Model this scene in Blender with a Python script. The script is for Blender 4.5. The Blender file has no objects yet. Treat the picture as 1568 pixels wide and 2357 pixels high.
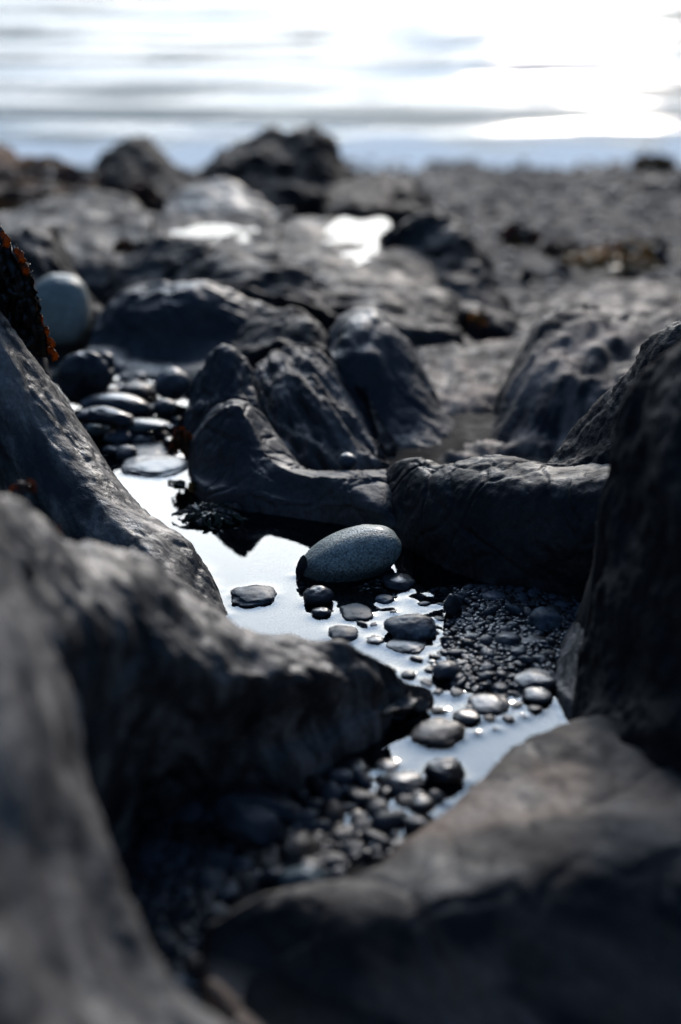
import bpy, bmesh, math, random
import numpy as np
from mathutils import Vector, Matrix, kdtree
from mathutils.bvhtree import BVHTree

S = bpy.context.scene
C = S.collection
R = math.radians
random.seed(7)
rng = np.random.RandomState(11)

# ------------------------------------------------------------------ camera
CAM_H = 0.5
PW, PH, FPX = 1568.0, 2357.0, 3267.0      # picture units used to read positions off the photograph
PITCH = R(22.87)
cam = bpy.data.cameras.new('camera'); cam_o = bpy.data.objects.new('camera', cam); C.objects.link(cam_o)
cam_o.location = (0, 0, CAM_H); cam_o.rotation_euler = (R(90) - PITCH, 0, 0)
cam.sensor_fit = 'HORIZONTAL'; cam.sensor_width = 24.0; cam.lens = 24.0 * FPX / PW
cam.clip_start = 0.02; cam.clip_end = 6000
cam.dof.use_dof = True; cam.dof.focus_distance = 1.15; cam.dof.aperture_fstop = 2.7; cam.dof.aperture_blades = 9
S.camera = cam_o

# ------------------------------------------------------------------ sky and sun
SUN_EL, SUN_AZ = R(22), R(10)             # over the sea, a little to the right
sun_dir = Vector((math.sin(SUN_AZ) * math.cos(SUN_EL), math.cos(SUN_AZ) * math.cos(SUN_EL), math.sin(SUN_EL)))
w = bpy.data.worlds.new('World'); S.world = w; w.use_nodes = True
nt = w.node_tree; nt.nodes.clear()
def N(t, **k):
    n = nt.nodes.new(t)
    for a, b in k.items(): setattr(n, a, b)
    return n
sky = N('ShaderNodeTexSky'); sky.sky_type = 'NISHITA'; sky.sun_disc = False
sky.sun_elevation = SUN_EL; sky.sun_rotation = SUN_AZ; sky.dust_density = 1.5; sky.air_density = 1.2; sky.ozone_density = 3.0
bg = N('ShaderNodeBackground'); bg.inputs[1].default_value = 0.045
# bright patch added to the sky ahead so the pool reflects white
tc = N('ShaderNodeTexCoord')
dot = N('ShaderNodeVectorMath', operation='DOT_PRODUCT'); dot.inputs[1].default_value = (0, math.cos(R(26)), math.sin(R(26)))
nrm = N('ShaderNodeVectorMath', operation='NORMALIZE')
mr = N('ShaderNodeMapRange'); mr.interpolation_type = 'SMOOTHSTEP'
mr.inputs['From Min'].default_value = 0.91; mr.inputs['From Max'].default_value = 1.0
mr.inputs['To Min'].default_value = 0.0; mr.inputs['To Max'].default_value = 1.0
cn = N('ShaderNodeTexNoise'); cn.inputs['Scale'].default_value = 2.2; cn.inputs['Detail'].default_value = 5
mpp = N('ShaderNodeMapping'); mpp.inputs['Scale'].default_value = (1, 1, 3.5)
cr = N('ShaderNodeMapRange'); cr.inputs['From Min'].default_value = .3; cr.inputs['From Max'].default_value = .7
cr.inputs['To Min'].default_value = .94; cr.inputs['To Max'].default_value = 1.12
mul = N('ShaderNodeMath', operation='MULTIPLY')
bg2 = N('ShaderNodeBackground'); bg2.inputs[0].default_value = (1, 1, 1, 1)
sepz = N('ShaderNodeSeparateXYZ'); vr = N('ShaderNodeValToRGB')       # warm low down, cooler higher up
vr.color_ramp.elements[0].position = .28; vr.color_ramp.elements[0].color = (.97, .96, .93, 1)
vr.color_ramp.elements[1].position = .62; vr.color_ramp.elements[1].color = (.50, .68, .95, 1)
_e = vr.color_ramp.elements.new(.42); _e.color = (.90, .96, 1.0, 1)
hz = N('ShaderNodeMapRange'); hz.interpolation_type = 'SMOOTHSTEP'       # added dimming of the low sky, keeps the sea from glaring
hz.inputs['From Min'].default_value = .07; hz.inputs['From Max'].default_value = .37; hz.inputs['To Min'].default_value = .10; hz.inputs['To Max'].default_value = 1.0
nt.links.new(sepz.outputs[2], hz.inputs[0])
nt.links.new(nrm.outputs[0], sepz.inputs[0]); nt.links.new(sepz.outputs[2], vr.inputs[0]); nt.links.new(vr.outputs[0], bg2.inputs[0])
mul2 = N('ShaderNodeMath', operation='MULTIPLY'); mul2.inputs[1].default_value = 7.3
add = N('ShaderNodeAddShader'); out = N('ShaderNodeOutputWorld')
lk = nt.links.new
lk(tc.outputs['Generated'], nrm.inputs[0]); lk(nrm.outputs[0], dot.inputs[0]); lk(dot.outputs['Value'], mr.inputs['Value'])
lk(nrm.outputs[0], mpp.inputs[0]); lk(mpp.outputs[0], cn.inputs['Vector']); lk(cn.outputs['Fac'], cr.inputs['Value'])
lk(mr.outputs[0], mul.inputs[0]); lk(cr.outputs[0], mul.inputs[1]); mul3 = N('ShaderNodeMath', operation='MULTIPLY'); lk(mul2.outputs[0], mul3.inputs[0]); lk(hz.outputs[0], mul3.inputs[1])
mul4 = N('ShaderNodeMath', operation='MULTIPLY'); mul4.inputs[0].default_value = .064; lk(hz.outputs[0], mul4.inputs[1]); lk(mul4.outputs[0], bg.inputs[1])
lk(mul.outputs[0], mul2.inputs[0]); lk(mul3.outputs[0], bg2.inputs[1])
wb = N('ShaderNodeMix', data_type='RGBA', blend_type='MULTIPLY'); wb.inputs[0].default_value = 1; wb.inputs[7].default_value = (.80, .93, 1.12, 1)
lk(sky.outputs[0], wb.inputs[6]); lk(wb.outputs[2], bg.inputs[0]); lk(bg.outputs[0], add.inputs[0]); lk(bg2.outputs[0], add.inputs[1]); lk(add.outputs[0], out.inputs[0])
sun = bpy.data.lights.new('sun', 'SUN'); sun.energy = 1.25; sun.angle = R(7); sun.color = (1.0, .86, .74)
so = bpy.data.objects.new('sun', sun); C.objects.link(so); so.rotation_euler = (-sun_dir).to_track_quat('-Z', 'Y').to_euler(); so.location = (0, 4, 3)
S.view_settings.view_transform = 'Standard'; S.view_settings.look = 'None'; S.view_settings.exposure = 0.45; S.view_settings.gamma = 1
S.render.engine = 'CYCLES'
S.cycles.use_denoising = True
S.cycles.max_bounces = 8; S.cycles.transparent_max_bounces = 8
S.cycles.sample_clamp_indirect = 6

# ------------------------------------------------------------------ helpers
def ray(px, py):
    u = (px - PW / 2) / FPX; v = (PH / 2 - py) / FPX
    c, s = math.cos(PITCH), math.sin(PITCH)
    return (u, c + v * s, -s + v * c)
def W(px, py, Y):
    d = ray(px, py); t = Y / d[1]
    return np.array((d[0] * t, Y, CAM_H + d[2] * t))
def G(px, py, z=0.0):
    d = ray(px, py); t = (z - CAM_H) / d[2]
    return np.array((d[0] * t, d[1] * t, z))
def to_px(P):
    P = np.asarray(P, float)
    c, s = math.cos(PITCH), math.sin(PITCH)
    x, y, z = P[..., 0], P[..., 1], P[..., 2] - CAM_H
    dep = y * c - z * s; up = y * s + z * c
    return PW / 2 + FPX * x / dep, PH / 2 - FPX * up / dep

def hsh(ix, iy, iz, seed):
    h = (ix * 374761393 + iy * 668265263 + iz * 2147483647 * 3 + seed * 974634777) & 0xffffffff
    h = ((h ^ (h >> 13)) * 1274126177) & 0xffffffff
    h = ((h ^ (h >> 16)) * 2246822519) & 0xffffffff
    return h ^ (h >> 15)
def noise3(P, seed=0):
    """vectorised gradient noise, about -1..1"""
    P = np.asarray(P, float); i = np.floor(P).astype(np.int64); f = P - i
    u = f * f * f * (f * (f * 6 - 15) + 10)
    r = 0
    for dx in (0, 1):
        for dy in (0, 1):
            for dz in (0, 1):
                h = hsh(i[..., 0] + dx, i[..., 1] + dy, i[..., 2] + dz, seed)
                gx = ((h & 1023) / 511.5) - 1; gy = (((h >> 10) & 1023) / 511.5) - 1; gz = (((h >> 20) & 1023) / 511.5) - 1
                d = gx * (f[..., 0] - dx) + gy * (f[..., 1] - dy) + gz * (f[..., 2] - dz)
                wgt = (u[..., 0] if dx else 1 - u[..., 0]) * (u[..., 1] if dy else 1 - u[..., 1]) * (u[..., 2] if dz else 1 - u[..., 2])
                r = r + wgt * d
    return r * 1.25
def fbm(P, octs=4, seed=0, gain=.5, ridged=False):
    r = 0; a = 1; P = np.asarray(P, float)
    for o in range(octs):
        n = noise3(P * 2 ** o + o * 7.3, seed + o)
        if ridged: n = 1 - 2 * np.abs(n)
        r = r + a * n; a *= gain
    return r

def link_mesh(name, verts, faces, mat, parent=None, loc=None, smooth=True):
    verts = np.asarray(verts, float)
    if loc is not None: verts = verts - np.asarray(loc)
    me = bpy.data.meshes.new(name); me.from_pydata(verts.tolist(), [], faces); me.update()
    if smooth: me.polygons.foreach_set('use_smooth', [True] * len(me.polygons))
    if mat: me.materials.append(mat)
    o = bpy.data.objects.new(name, me); C.objects.link(o)
    if loc is not None: o.location = loc
    if parent: o.parent = parent
    return o
def tag(o, label=None, cat=None, group=None, kind=None):
    if label: o['label'] = label
    if cat: o['category'] = cat
    if group: o['group'] = group
    if kind: o['kind'] = kind
    return o

def cr_interp(P, n):
    """Catmull-Rom through control points P (k,...) resampled to n by index parameter"""
    P = np.asarray(P, float); k = len(P)
    if k == 1: return np.repeat(P, n, 0)
    E = np.concatenate([[2 * P[0] - P[1]], P, [2 * P[-1] - P[-2]]])
    t = np.linspace(0, k - 1, n); i = np.minimum(t.astype(int), k - 2); f = (t - i).reshape((-1,) + (1,) * (P.ndim - 1))
    a, b, c, d = E[i], E[i + 1], E[i + 2], E[i + 3]
    return .5 * (2 * b + (c - a) * f + (2 * a - 5 * b + 4 * c - d) * f ** 2 + (3 * b - a - 3 * c + d) * f ** 3)
def arc_resample(P, n):
    """resample by arc length first coarse, so rows with unequal numbers of points pair up evenly"""
    Q = cr_interp(P, 200); s = np.concatenate([[0], np.cumsum(np.linalg.norm(np.diff(Q, axis=0), axis=1))])
    t = np.linspace(0, s[-1], n)
    return np.stack([np.interp(t, s, Q[:, j]) for j in range(3)], 1)

def pt(p, z0=0.0):
    if len(p) == 2: return G(p[0], p[1], z0)
    if len(p) == 3: return W(*p)
    return np.array(p[:3])          # 4-tuple: already world
ROCKS = []
BVHS = []
def rock(label, rows, mat, nu=150, nv=110, amp=.006, freq=14, seed=1, flute=0.0, fdir=(0, 0, 1), ffreq=40, group=None,
         back=(.05, .18), base=-.12, z0=0.0, arc=False, cat='rock', name='rock', fine=.0012, cracks=0.0, amp_k=.7, side=.012, jfreq=(17, 17, 14)):
    """a rock lofted through rows of points: foot of the front face, up over the crest; the back is added behind the crest"""
    ctrl = []
    M = max(len(r) for r in rows); arc = arc or len({len(r) for r in rows}) > 1
    for r in rows:
        p = np.array([pt(q, z0) for q in r])
        ctrl.append(arc_resample(p, max(M, 9)) if arc else p)
    K = np.array(ctrl)                                       # rows x cols x 3
    crest = K[-1]
    h = np.maximum(crest[:, 2:3] - base, .02)
    b1 = crest + np.concatenate([np.zeros((len(crest), 1)), np.full((len(crest), 1), back[0]), -0.22 * h], 1)
    b2 = crest + np.concatenate([np.zeros((len(crest), 1)), np.full((len(crest), 1), back[1]), -1.0 * h], 1)
    f0 = K[0].copy(); f0[:, 1] -= .015; f0[:, 2] = base
    K = np.concatenate([[f0], K, [b1], [b2]])
    A = cr_interp(K, nv)                                     # nv x cols
    A = np.swapaxes(cr_interp(np.swapaxes(A, 0, 1), nu), 0, 1)   # nv x nu
    def roll(e, inn):          # round the open side down into the ground
        d = e - inn; d[..., 2] = 0; ln = np.linalg.norm(d, axis=-1, keepdims=True); d = np.where(ln > 1e-5, d / (ln + 1e-9), np.sign((e - inn).mean(0)[0]) * np.array((1., 0, 0)))
        d = d * .5 + d.mean(0, keepdims=True) * .5
        th = np.linspace(0, np.pi / 2, 9)[1:]
        return np.stack([np.concatenate([e[:, :2] + d[:, :2] * side * np.sin(t), base + (e[:, 2:] - base) * np.cos(t)], 1) for t in th], 1)
    Lf = roll(A[:, 0].copy(), A[:, 4]); Rt = roll(A[:, -1].copy(), A[:, -5])
    A = np.concatenate([Lf[:, ::-1], A, Rt], 1); nu = A.shape[1]
    def normals(A):
        du = np.gradient(A, axis=1); dv = np.gradient(A, axis=0)
        n = np.cross(du, dv); n /= (np.linalg.norm(n, axis=-1, keepdims=True) + 1e-9); return n
    n = normals(A)
    toc = np.array((0, 0, CAM_H)) - A
    flip = np.mean(np.sum(n * toc, -1)[2:-int(nv * .35)]) < 0
    if flip: n = -n
    P = A.copy()
    amp = amp * amp_k; fine = fine * .7; flute = flute * 1.15
    D = amp * fbm(P * freq, 4, seed, gain=.42)
    D = D - amp * .8 * np.maximum(0, fbm(P * freq * 1.7 + 31, 3, seed + 50, ridged=True) - .6)
    if flute:
        fd = np.array(fdir, float); fd /= np.linalg.norm(fd)
        Q = P - .93 * np.sum(P * fd, -1, keepdims=True) * fd      # squeeze along the bedding direction
        D = D + flute * fbm(Q * ffreq, 3, seed + 9)
        D = D - flute * .9 * np.maximum(0, fbm(Q * ffreq * .6 + 5, 2, seed + 19, ridged=True) - .55)
    D = D + fine * fbm(P * 120, 3, seed + 30)
    A = A + n * D[..., None]
    if cracks:
        n2 = normals(A); n2 = -n2 if flip else n2
        Jv = (P + .012 * np.stack([fbm(P * 18, 2, seed + 60), fbm(P * 18 + 9, 2, seed + 61), fbm(P * 18 + 18, 2, seed + 62)], -1)) * jfreq
        ci = np.floor(Jv).astype(np.int64); f1 = np.full(Jv.shape[:-1], 9.); f2 = f1.copy(); idv = np.zeros(Jv.shape[:-1])
        for ax in (-1, 0, 1):
            for ay in (-1, 0, 1):
                for az in (-1, 0, 1):
                    c = ci + np.array((ax, ay, az)); h = hsh(c[..., 0], c[..., 1], c[..., 2], seed + 90)
                    q = c + np.stack([(h & 1023) / 1023., ((h >> 10) & 1023) / 1023., ((h >> 20) & 1023) / 1023.], -1)
                    d = np.linalg.norm(Jv - q, axis=-1); near = d < f1
                    f2 = np.where(near, f1, np.minimum(f2, d)); idv = np.where(near, (h & 255) / 255., idv); f1 = np.where(near, d, f1)
        e = f2 - f1; gate = noise3(P * 8, seed + 95) > -.12
        sm_ = np.clip(e / .22, 0, 1); A = A + n2 * ((idv - .5) * cracks * 1.1 * sm_ * sm_ - cracks * 1.2 * np.exp(-(e / .045) ** 2) * gate)[..., None]
        wv = P + .01 * np.stack([fbm(P * 30, 2, seed + 70), fbm(P * 30 + 9, 2, seed + 71), fbm(P * 30 + 18, 2, seed + 72)], -1)
        c1 = np.abs(noise3(wv * np.array((22, 22, 16)), seed + 80)); c2 = np.abs(noise3(wv * 30 + 40, seed + 81))
        A = A - n2 * (cracks * (np.exp(-(c1 / .06) ** 2) * (noise3(P * 9, seed + 82) > -.1) + .7 * np.exp(-(c2 / .05) ** 2) * (noise3(P * 8, seed + 83) > .05)))[..., None]
    A[..., 2] = np.maximum(A[..., 2], base - .01)
    V = A.reshape(-1, 3)
    a = (np.arange(nv - 1)[:, None] * nu + np.arange(nu - 1)[None]).ravel()
    F = np.stack([a, a + 1, a + nu + 1, a + nu], 1)
    if flip: F = F[:, ::-1]
    F = F.tolist()
    # closed underneath
    ring = list(range(nu)) + [r * nu + nu - 1 for r in range(1, nv)] + [(nv - 1) * nu + c for c in range(nu - 2, -1, -1)] + [r * nu for r in range(nv - 2, 0, -1)]
    Vb = V[ring].copy(); Vb[:, 2] = base - .03
    k0 = len(V); V = np.concatenate([V, Vb]); m = len(ring)
    for i in range(m):
        j = (i + 1) % m; F.append([ring[j], ring[i], k0 + i, k0 + j] if not flip else [ring[i], ring[j], k0 + j, k0 + i])
    F.append(list(range(k0, k0 + m)) if flip else list(range(k0 + m - 1, k0 - 1, -1)))
    BVHS.append((V, F))
    loc = (V[:, 0].mean(), V[:, 1].mean(), 0.0)
    o = link_mesh(name, V, F, mat, loc=loc)
    tag(o, label, cat, group)
    ROCKS.append(o)
    return o

# ------------------------------------------------------------------ materials
def newmat(name):
    m = bpy.data.materials.new(name); m.use_nodes = True; t = m.node_tree
    p = t.nodes['Principled BSDF']; return m, t, p
def nn(t, ty, **k):
    n = t.nodes.new(ty)
    for a, b in k.items():
        if a.startswith('i_'): n.inputs[a[2:].replace('_', ' ')].default_value = b
        else: setattr(n, a, b)
    return n
def ramp(t, stops):
    r = t.nodes.new('ShaderNodeValToRGB'); e = r.color_ramp.elements
    e[0].position, e[0].color = stops[0][0], (*stops[0][1], 1); e[1].position, e[1].color = stops[-1][0], (*stops[-1][1], 1)
    for p_, c in stops[1:-1]:
        q = e.new(p_); q.color = (*c, 1)
    return r
def rock_mat(name, dark, mid, light, scale=9, rough=(.38, .7), bump=.35, stretch=(1, 1, 1), rot=(0, 0, 0), fine=260, crack=0.0, spec=.5, pos=(.34, .5, .68), sdir=None, sq=.22, patch=0):
    m, t, p = newmat(name); L = t.links.new
    tc = nn(t, 'ShaderNodeTexCoord'); mp = nn(t, 'ShaderNodeMapping'); mp.inputs['Scale'].default_value = stretch; mp.inputs['Rotation'].default_value = rot
    if sdir:      # squeeze the pattern along the bedding direction so it runs in streaks
        d = Vector(sdir).normalized(); a_ = d.cross(Vector((0, 1, 0))).normalized(); b_ = d.cross(a_)
        cx = nn(t, 'ShaderNodeCombineXYZ')
        for k_, (v_, s_) in enumerate(((a_, 1.0), (b_, 1.0), (d, sq))):
            dt = nn(t, 'ShaderNodeVectorMath', operation='DOT_PRODUCT'); dt.inputs[1].default_value = v_ * s_
            L(tc.outputs['Object'], dt.inputs[0]); L(dt.outputs['Value'], cx.inputs[k_])
        L(cx.outputs[0], mp.inputs[0])
    else: L(tc.outputs['Object'], mp.inputs[0])
    n1 = nn(t, 'ShaderNodeTexNoise', i_Scale=scale, i_Detail=8, i_Roughness=.62, i_Distortion=.4); L(mp.outputs[0], n1.inputs['Vector'])
    r1 = ramp(t, [(pos[0], dark), (pos[1], mid), (pos[2], light)]); L(n1.outputs['Fac'], r1.inputs[0])
    n2 = nn(t, 'ShaderNodeTexNoise', i_Scale=fine, i_Detail=4, i_Roughness=.6); L(tc.outputs['Object'], n2.inputs['Vector'])
    r2 = ramp(t, [(.3, (.55, .55, .55)), (.7, (1.35, 1.33, 1.3))]); L(n2.outputs['Fac'], r2.inputs[0])
    mx = nn(t, 'ShaderNodeMix', data_type='RGBA', blend_type='MULTIPLY'); mx.inputs['Factor'].default_value = .8
    L(r1.outputs[0], mx.inputs[6]); L(r2.outputs[0], mx.inputs[7]); 
    if patch:     # shaded hollows, lit ridges and wet stone painted in as patches
        pn = nn(t, 'ShaderNodeTexNoise', i_Scale=patch, i_Detail=4, i_Distortion=.8); L(mp.outputs[0], pn.inputs['Vector'])
        pr = ramp(t, [(.44, (.14, .17, .22)), (.56, (1.2, 1.15, 1.1))]); L(pn.outputs['Fac'], pr.inputs[0])
        pm = nn(t, 'ShaderNodeMix', data_type='RGBA', blend_type='MULTIPLY'); pm.inputs['Factor'].default_value = 1
        L(mx.outputs[2], pm.inputs[6]); L(pr.outputs[0], pm.inputs[7]); L(pm.outputs[2], p.inputs['Base Color'])
    else: L(mx.outputs[2], p.inputs['Base Color'])
    n3 = nn(t, 'ShaderNodeTexNoise', i_Scale=scale * 2.3, i_Detail=5); L(mp.outputs[0], n3.inputs['Vector'])
    mr = nn(t, 'ShaderNodeMapRange'); mr.inputs['From Min'].default_value = .35; mr.inputs['From Max'].default_value = .65
    mr.inputs['To Min'].default_value = rough[0]; mr.inputs['To Max'].default_value = rough[1]
    L(n3.outputs['Fac'], mr.inputs[0]); L(mr.outputs[0], p.inputs['Roughness'])
    p.inputs['Specular IOR Level'].default_value = spec
    n4 = nn(t, 'ShaderNodeTexNoise', i_Scale=70, i_Detail=6, i_Roughness=.65); L(mp.outputs[0], n4.inputs['Vector'])
    b1 = nn(t, 'ShaderNodeBump', i_Strength=bump, i_Distance=.004); L(n4.outputs['Fac'], b1.inputs['Height'])
    b2 = nn(t, 'ShaderNodeBump', i_Strength=bump * .7, i_Distance=.0012); L(n2.outputs['Fac'], b2.inputs['Height']); L(b1.outputs[0], b2.inputs['Normal'])
    last = b2
    if crack:
        dn = nn(t, 'ShaderNodeTexNoise', i_Scale=26, i_Detail=3); L(tc.outputs['Object'], dn.inputs['Vector'])
        ma = nn(t, 'ShaderNodeVectorMath', operation='MULTIPLY_ADD'); ma.inputs[1].default_value = (.035, .035, .035)
        L(dn.outputs['Color'], ma.inputs[0]); L(tc.outputs['Object'], ma.inputs[2])
        vo = nn(t, 'ShaderNodeTexVoronoi', feature='DISTANCE_TO_EDGE', i_Scale=24); L(ma.outputs[0], vo.inputs['Vector'])
        mc = nn(t, 'ShaderNodeMapRange'); mc.inputs['From Min'].default_value = 0; mc.inputs['From Max'].default_value = .035; L(vo.outputs['Distance'], mc.inputs[0])
        b3 = nn(t, 'ShaderNodeBump', i_Strength=crack, i_Distance=.003); L(mc.outputs[0], b3.inputs['Height']); L(last.outputs[0], b3.inputs['Normal']); last = b3
    L(last.outputs[0], p.inputs['Normal'])
    return m
SLATE = rock_mat('dark_slate', (.014, .016, .020), (.034, .038, .044), (.072, .072, .074), crack=.16, spec=.35, rough=(.45, .75), bump=.3)
SHADESLATE = rock_mat('shade_darkened_slate', (.004, .005, .006), (.010, .011, .013), (.045, .043, .042), scale=14, spec=.25, rough=(.45, .75), bump=.5)  # slate blackened to put the shade on the wall's near face into its colour
BROWNSLATE = rock_mat('brown_slate', (.045, .036, .031), (.125, .096, .078), (.20, .158, .128), scale=13, spec=.25, rough=(.5, .8), bump=.5, sdir=(.5, -.5, 0), sq=.5, patch=9)
SLATE_NEAR = rock_mat('grey_slate', (.012, .013, .015), (.060, .057, .053), (.21, .19, .17), scale=30, rough=(.34, .7), bump=.9, spec=.45, sdir=(.35, -.3, -.85), sq=.25, pos=(.40, .5, .61))
NEARGREY = rock_mat('light_grey_slate', (.03, .031, .032), (.12, .113, .105), (.28, .262, .24), scale=26, rough=(.36, .7), bump=.7, spec=.45, sdir=(.5, -.5, -.5), sq=.25, pos=(.38, .5, .63))
BLACK = rock_mat('black_rock', (.004, .005, .006), (.009, .010, .012), (.032, .032, .033), rough=(.5, .9), bump=.9, spec=.25)
STREAKY = rock_mat('streaked_grey_rock', (.010, .010, .012), (.055, .050, .047), (.22, .20, .185), scale=42, rough=(.5, .8), bump=.9, spec=.35, sdir=(.45, -.62, -.65), sq=.12)
FAR = rock_mat('grey_brown_rock', (.014, .015, .019), (.032, .030, .029), (.105, .09, .08), scale=16, rough=(.5, .8), bump=.6, spec=.14, sdir=(.55, -.5, -.55), sq=.4, patch=14)
PALEROCK = rock_mat('pale_limy_rock', (.03, .028, .028), (.12, .10, .088), (.26, .215, .185), scale=20, rough=(.55, .85), bump=.6, spec=.2, sdir=(-.45, -.6, -.6), sq=.4, patch=16)
WEEDY = rock_mat('weed_covered_rock', (.006, .005, .004), (.016, .012, .009), (.05, .028, .012), scale=22, rough=(.6, .9), bump=1.0, spec=.2)

def pebble_mat(name, c1, c2, rough=.34, fine=500, scale=40, bump=.25, coat=0.0, speck=(.7, 1.3), spec=.3):
    m, t, p = newmat(name); L = t.links.new
    tc = nn(t, 'ShaderNodeTexCoord'); oi = nn(t, 'ShaderNodeObjectInfo')
    va = nn(t, 'ShaderNodeVectorMath', operation='ADD'); L(tc.outputs['Object'], va.inputs[0]); L(oi.outputs['Random'], va.inputs[1])
    n1 = nn(t, 'ShaderNodeTexNoise', i_Scale=scale, i_Detail=6, i_Roughness=.6); L(va.outputs[0], n1.inputs['Vector'])
    r1 = ramp(t, [(.35, c1), (.66, c2)]); L(n1.outputs['Fac'], r1.inputs[0])
    n2 = nn(t, 'ShaderNodeTexNoise', i_Scale=fine, i_Detail=3, i_Roughness=.7); L(tc.outputs['Object'], n2.inputs['Vector'])
    r2 = ramp(t, [(.36, (speck[0],) * 3), (.64, (speck[1],) * 3)]); L(n2.outputs['Fac'], r2.inputs[0])
    mx = nn(t, 'ShaderNodeMix', data_type='RGBA', blend_type='MULTIPLY'); mx.inputs['Factor'].default_value = 1
    L(r1.outputs[0], mx.inputs[6]); L(r2.outputs[0], mx.inputs[7])
    hv = nn(t, 'ShaderNodeMapRange'); hv.inputs['To Min'].default_value = .6; hv.inputs['To Max'].default_value = 1.5; L(oi.outputs['Random'], hv.inputs[0])
    vm = nn(t, 'ShaderNodeVectorMath', operation='SCALE'); L(mx.outputs[2], vm.inputs[0]); L(hv.outputs[0], vm.inputs['Scale'])
    L(vm.outputs[0], p.inputs['Base Color'])
    p.inputs['Roughness'].default_value = rough; p.inputs['Specular IOR Level'].default_value = spec; p.inputs['Coat Weight'].default_value = coat; p.inputs['Coat Roughness'].default_value = .12
    b = nn(t, 'ShaderNodeBump', i_Strength=bump, i_Distance=.0012); L(n2.outputs['Fac'], b.inputs['Height']); L(b.outputs[0], p.inputs['Normal'])
    return m
P_DARK = pebble_mat('wet_dark_pebble', (.008, .010, .013), (.032, .035, .04), .30, coat=.1)
P_BLUE = pebble_mat('wet_blue_grey_pebble', (.022, .028, .034), (.062, .072, .084), .4, coat=.08)
P_BROWN = pebble_mat('wet_brown_pebble', (.018, .015, .013), (.055, .045, .038), .45, coat=.05, spec=.25)
P_MOTTLE = pebble_mat('wet_mottled_pebble', (.010, .014, .02), (.09, .115, .135), .5, scale=90, coat=0, spec=.22)
P_GREEN = pebble_mat('green_grey_pebble', (.06, .085, .09), (.12, .16, .16), .4, coat=.2)

# ------------------------------------------------------------------ ground
def bump2(x, y, cx, cy, sx, sy, a):
    return a * np.exp(-((x - cx) / sx) ** 2 - ((y - cy) / sy) ** 2)
bank1 = G(1180, 1470); bank2 = G(560, 1990)
def ground_z(x, y):
    x = np.asarray(x, float); y = np.asarray(y, float)
    s = np.clip((y - 1.45) / 4.05, 0, 1)
    z = -.028 - .36 * s ** .95
    z = z - .35 * np.clip((y - 5.6) / 6, 0, 1)
    z = np.where(x > .15, z, z)
    # gravel bank right of the big stone, just breaking the surface
    z = z + .033 * np.exp(-((x - bank1[0] - .008) / .088) ** 4 - ((y - bank1[1]) / .125) ** 4)
    # gravel in front, above the water
    z = z + bump2(x, y, bank2[0] + .0, bank2[1] - .06, .20, .16, .040)
    # rock floor behind the ridge, higher than the pool
    ss = lambda t: np.clip(t, 0, 1) ** 2 * (3 - 2 * np.clip(t, 0, 1))
    z = z + .012 * ss((y - 1.22) / .12) * ss((x + .12) / .1) * ss((2.6 - y) / .8)
    # stony head of the pool
    z = z + bump2(x, y, -.30, 1.60, .28, .24, .040)
    z = z + .004 * fbm(np.stack([x * 9, y * 9, x * 0], -1), 3, 5)
    return z
def grid_mesh(name, xs, ys, zf, mat):
    X, Y = np.meshgrid(xs, ys); Z = zf(X, Y); V = np.stack([X, Y, Z], -1).reshape(-1, 3)
    nx, ny = len(xs), len(ys); a = (np.arange(ny - 1)[:, None] * nx + np.arange(nx - 1)[None]).ravel()
    F = np.stack([a, a + 1, a + nx + 1, a + nx], 1).tolist()
    return V, F, link_mesh(name, V, F, mat)
SAND = rock_mat('grey_shingle', (.016, .017, .018), (.046, .046, .047), (.10, .10, .10), scale=9, rough=(.7, .95), bump=1.0, fine=180, pos=(.38, .5, .62), spec=.12)
_t = SAND.node_tree; _p = _t.nodes['Principled BSDF']; _c = nn(_t, 'ShaderNodeTexCoord'); _s = nn(_t, 'ShaderNodeSeparateXYZ'); _m = nn(_t, 'ShaderNodeMapRange'); _v = nn(_t, 'ShaderNodeVectorMath', operation='SCALE')
_t.links.new(_c.outputs['Object'], _s.inputs[0]); _t.links.new(_s.outputs[1], _m.inputs[0]); _m.inputs['From Min'].default_value = 1.5; _m.inputs['From Max'].default_value = 1.9; _m.inputs['To Min'].default_value = .35      # soaked round the pool
_t.links.new(_p.inputs['Base Color'].links[0].from_socket, _v.inputs[0]); _t.links.new(_m.outputs[0], _v.inputs['Scale']); _t.links.new(_v.outputs[0], _p.inputs['Base Color'])
def spaced(a, b, n, p=1.0): return a + (b - a) * np.linspace(0, 1, n) ** p
xs = np.unique(np.concatenate([np.linspace(-60, -2.2, 30), np.linspace(-2.2, -.5, 90), np.linspace(-.5, .6, 180), np.linspace(.6, 3, 120), np.linspace(3, 60, 30)]))
ys = np.unique(np.concatenate([np.linspace(-3, .2, 20), np.linspace(.2, 1.8, 220), np.linspace(1.8, 6.5, 260), np.linspace(6.5, 60, 30), np.linspace(60, 1500, 10)]))
def gz2(X, Y):
    Z = ground_z(X, Y)
    far = np.clip((Y - 1.9) / .6, 0, 1) * np.clip((6.2 - Y) / .8, 0, 1)
    P3 = np.stack([X, Y, X * 0], -1)
    Z = Z + far * (.016 * fbm(P3 * 2.2, 3, 21) + .010 * np.maximum(0, fbm(P3 * 8, 3, 24)) + .004 * fbm(P3 * 30, 2, 25))
    return Z
gV, gF, g_o = grid_mesh('ground', xs, ys, gz2, SAND); tag(g_o, kind='structure')

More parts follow.
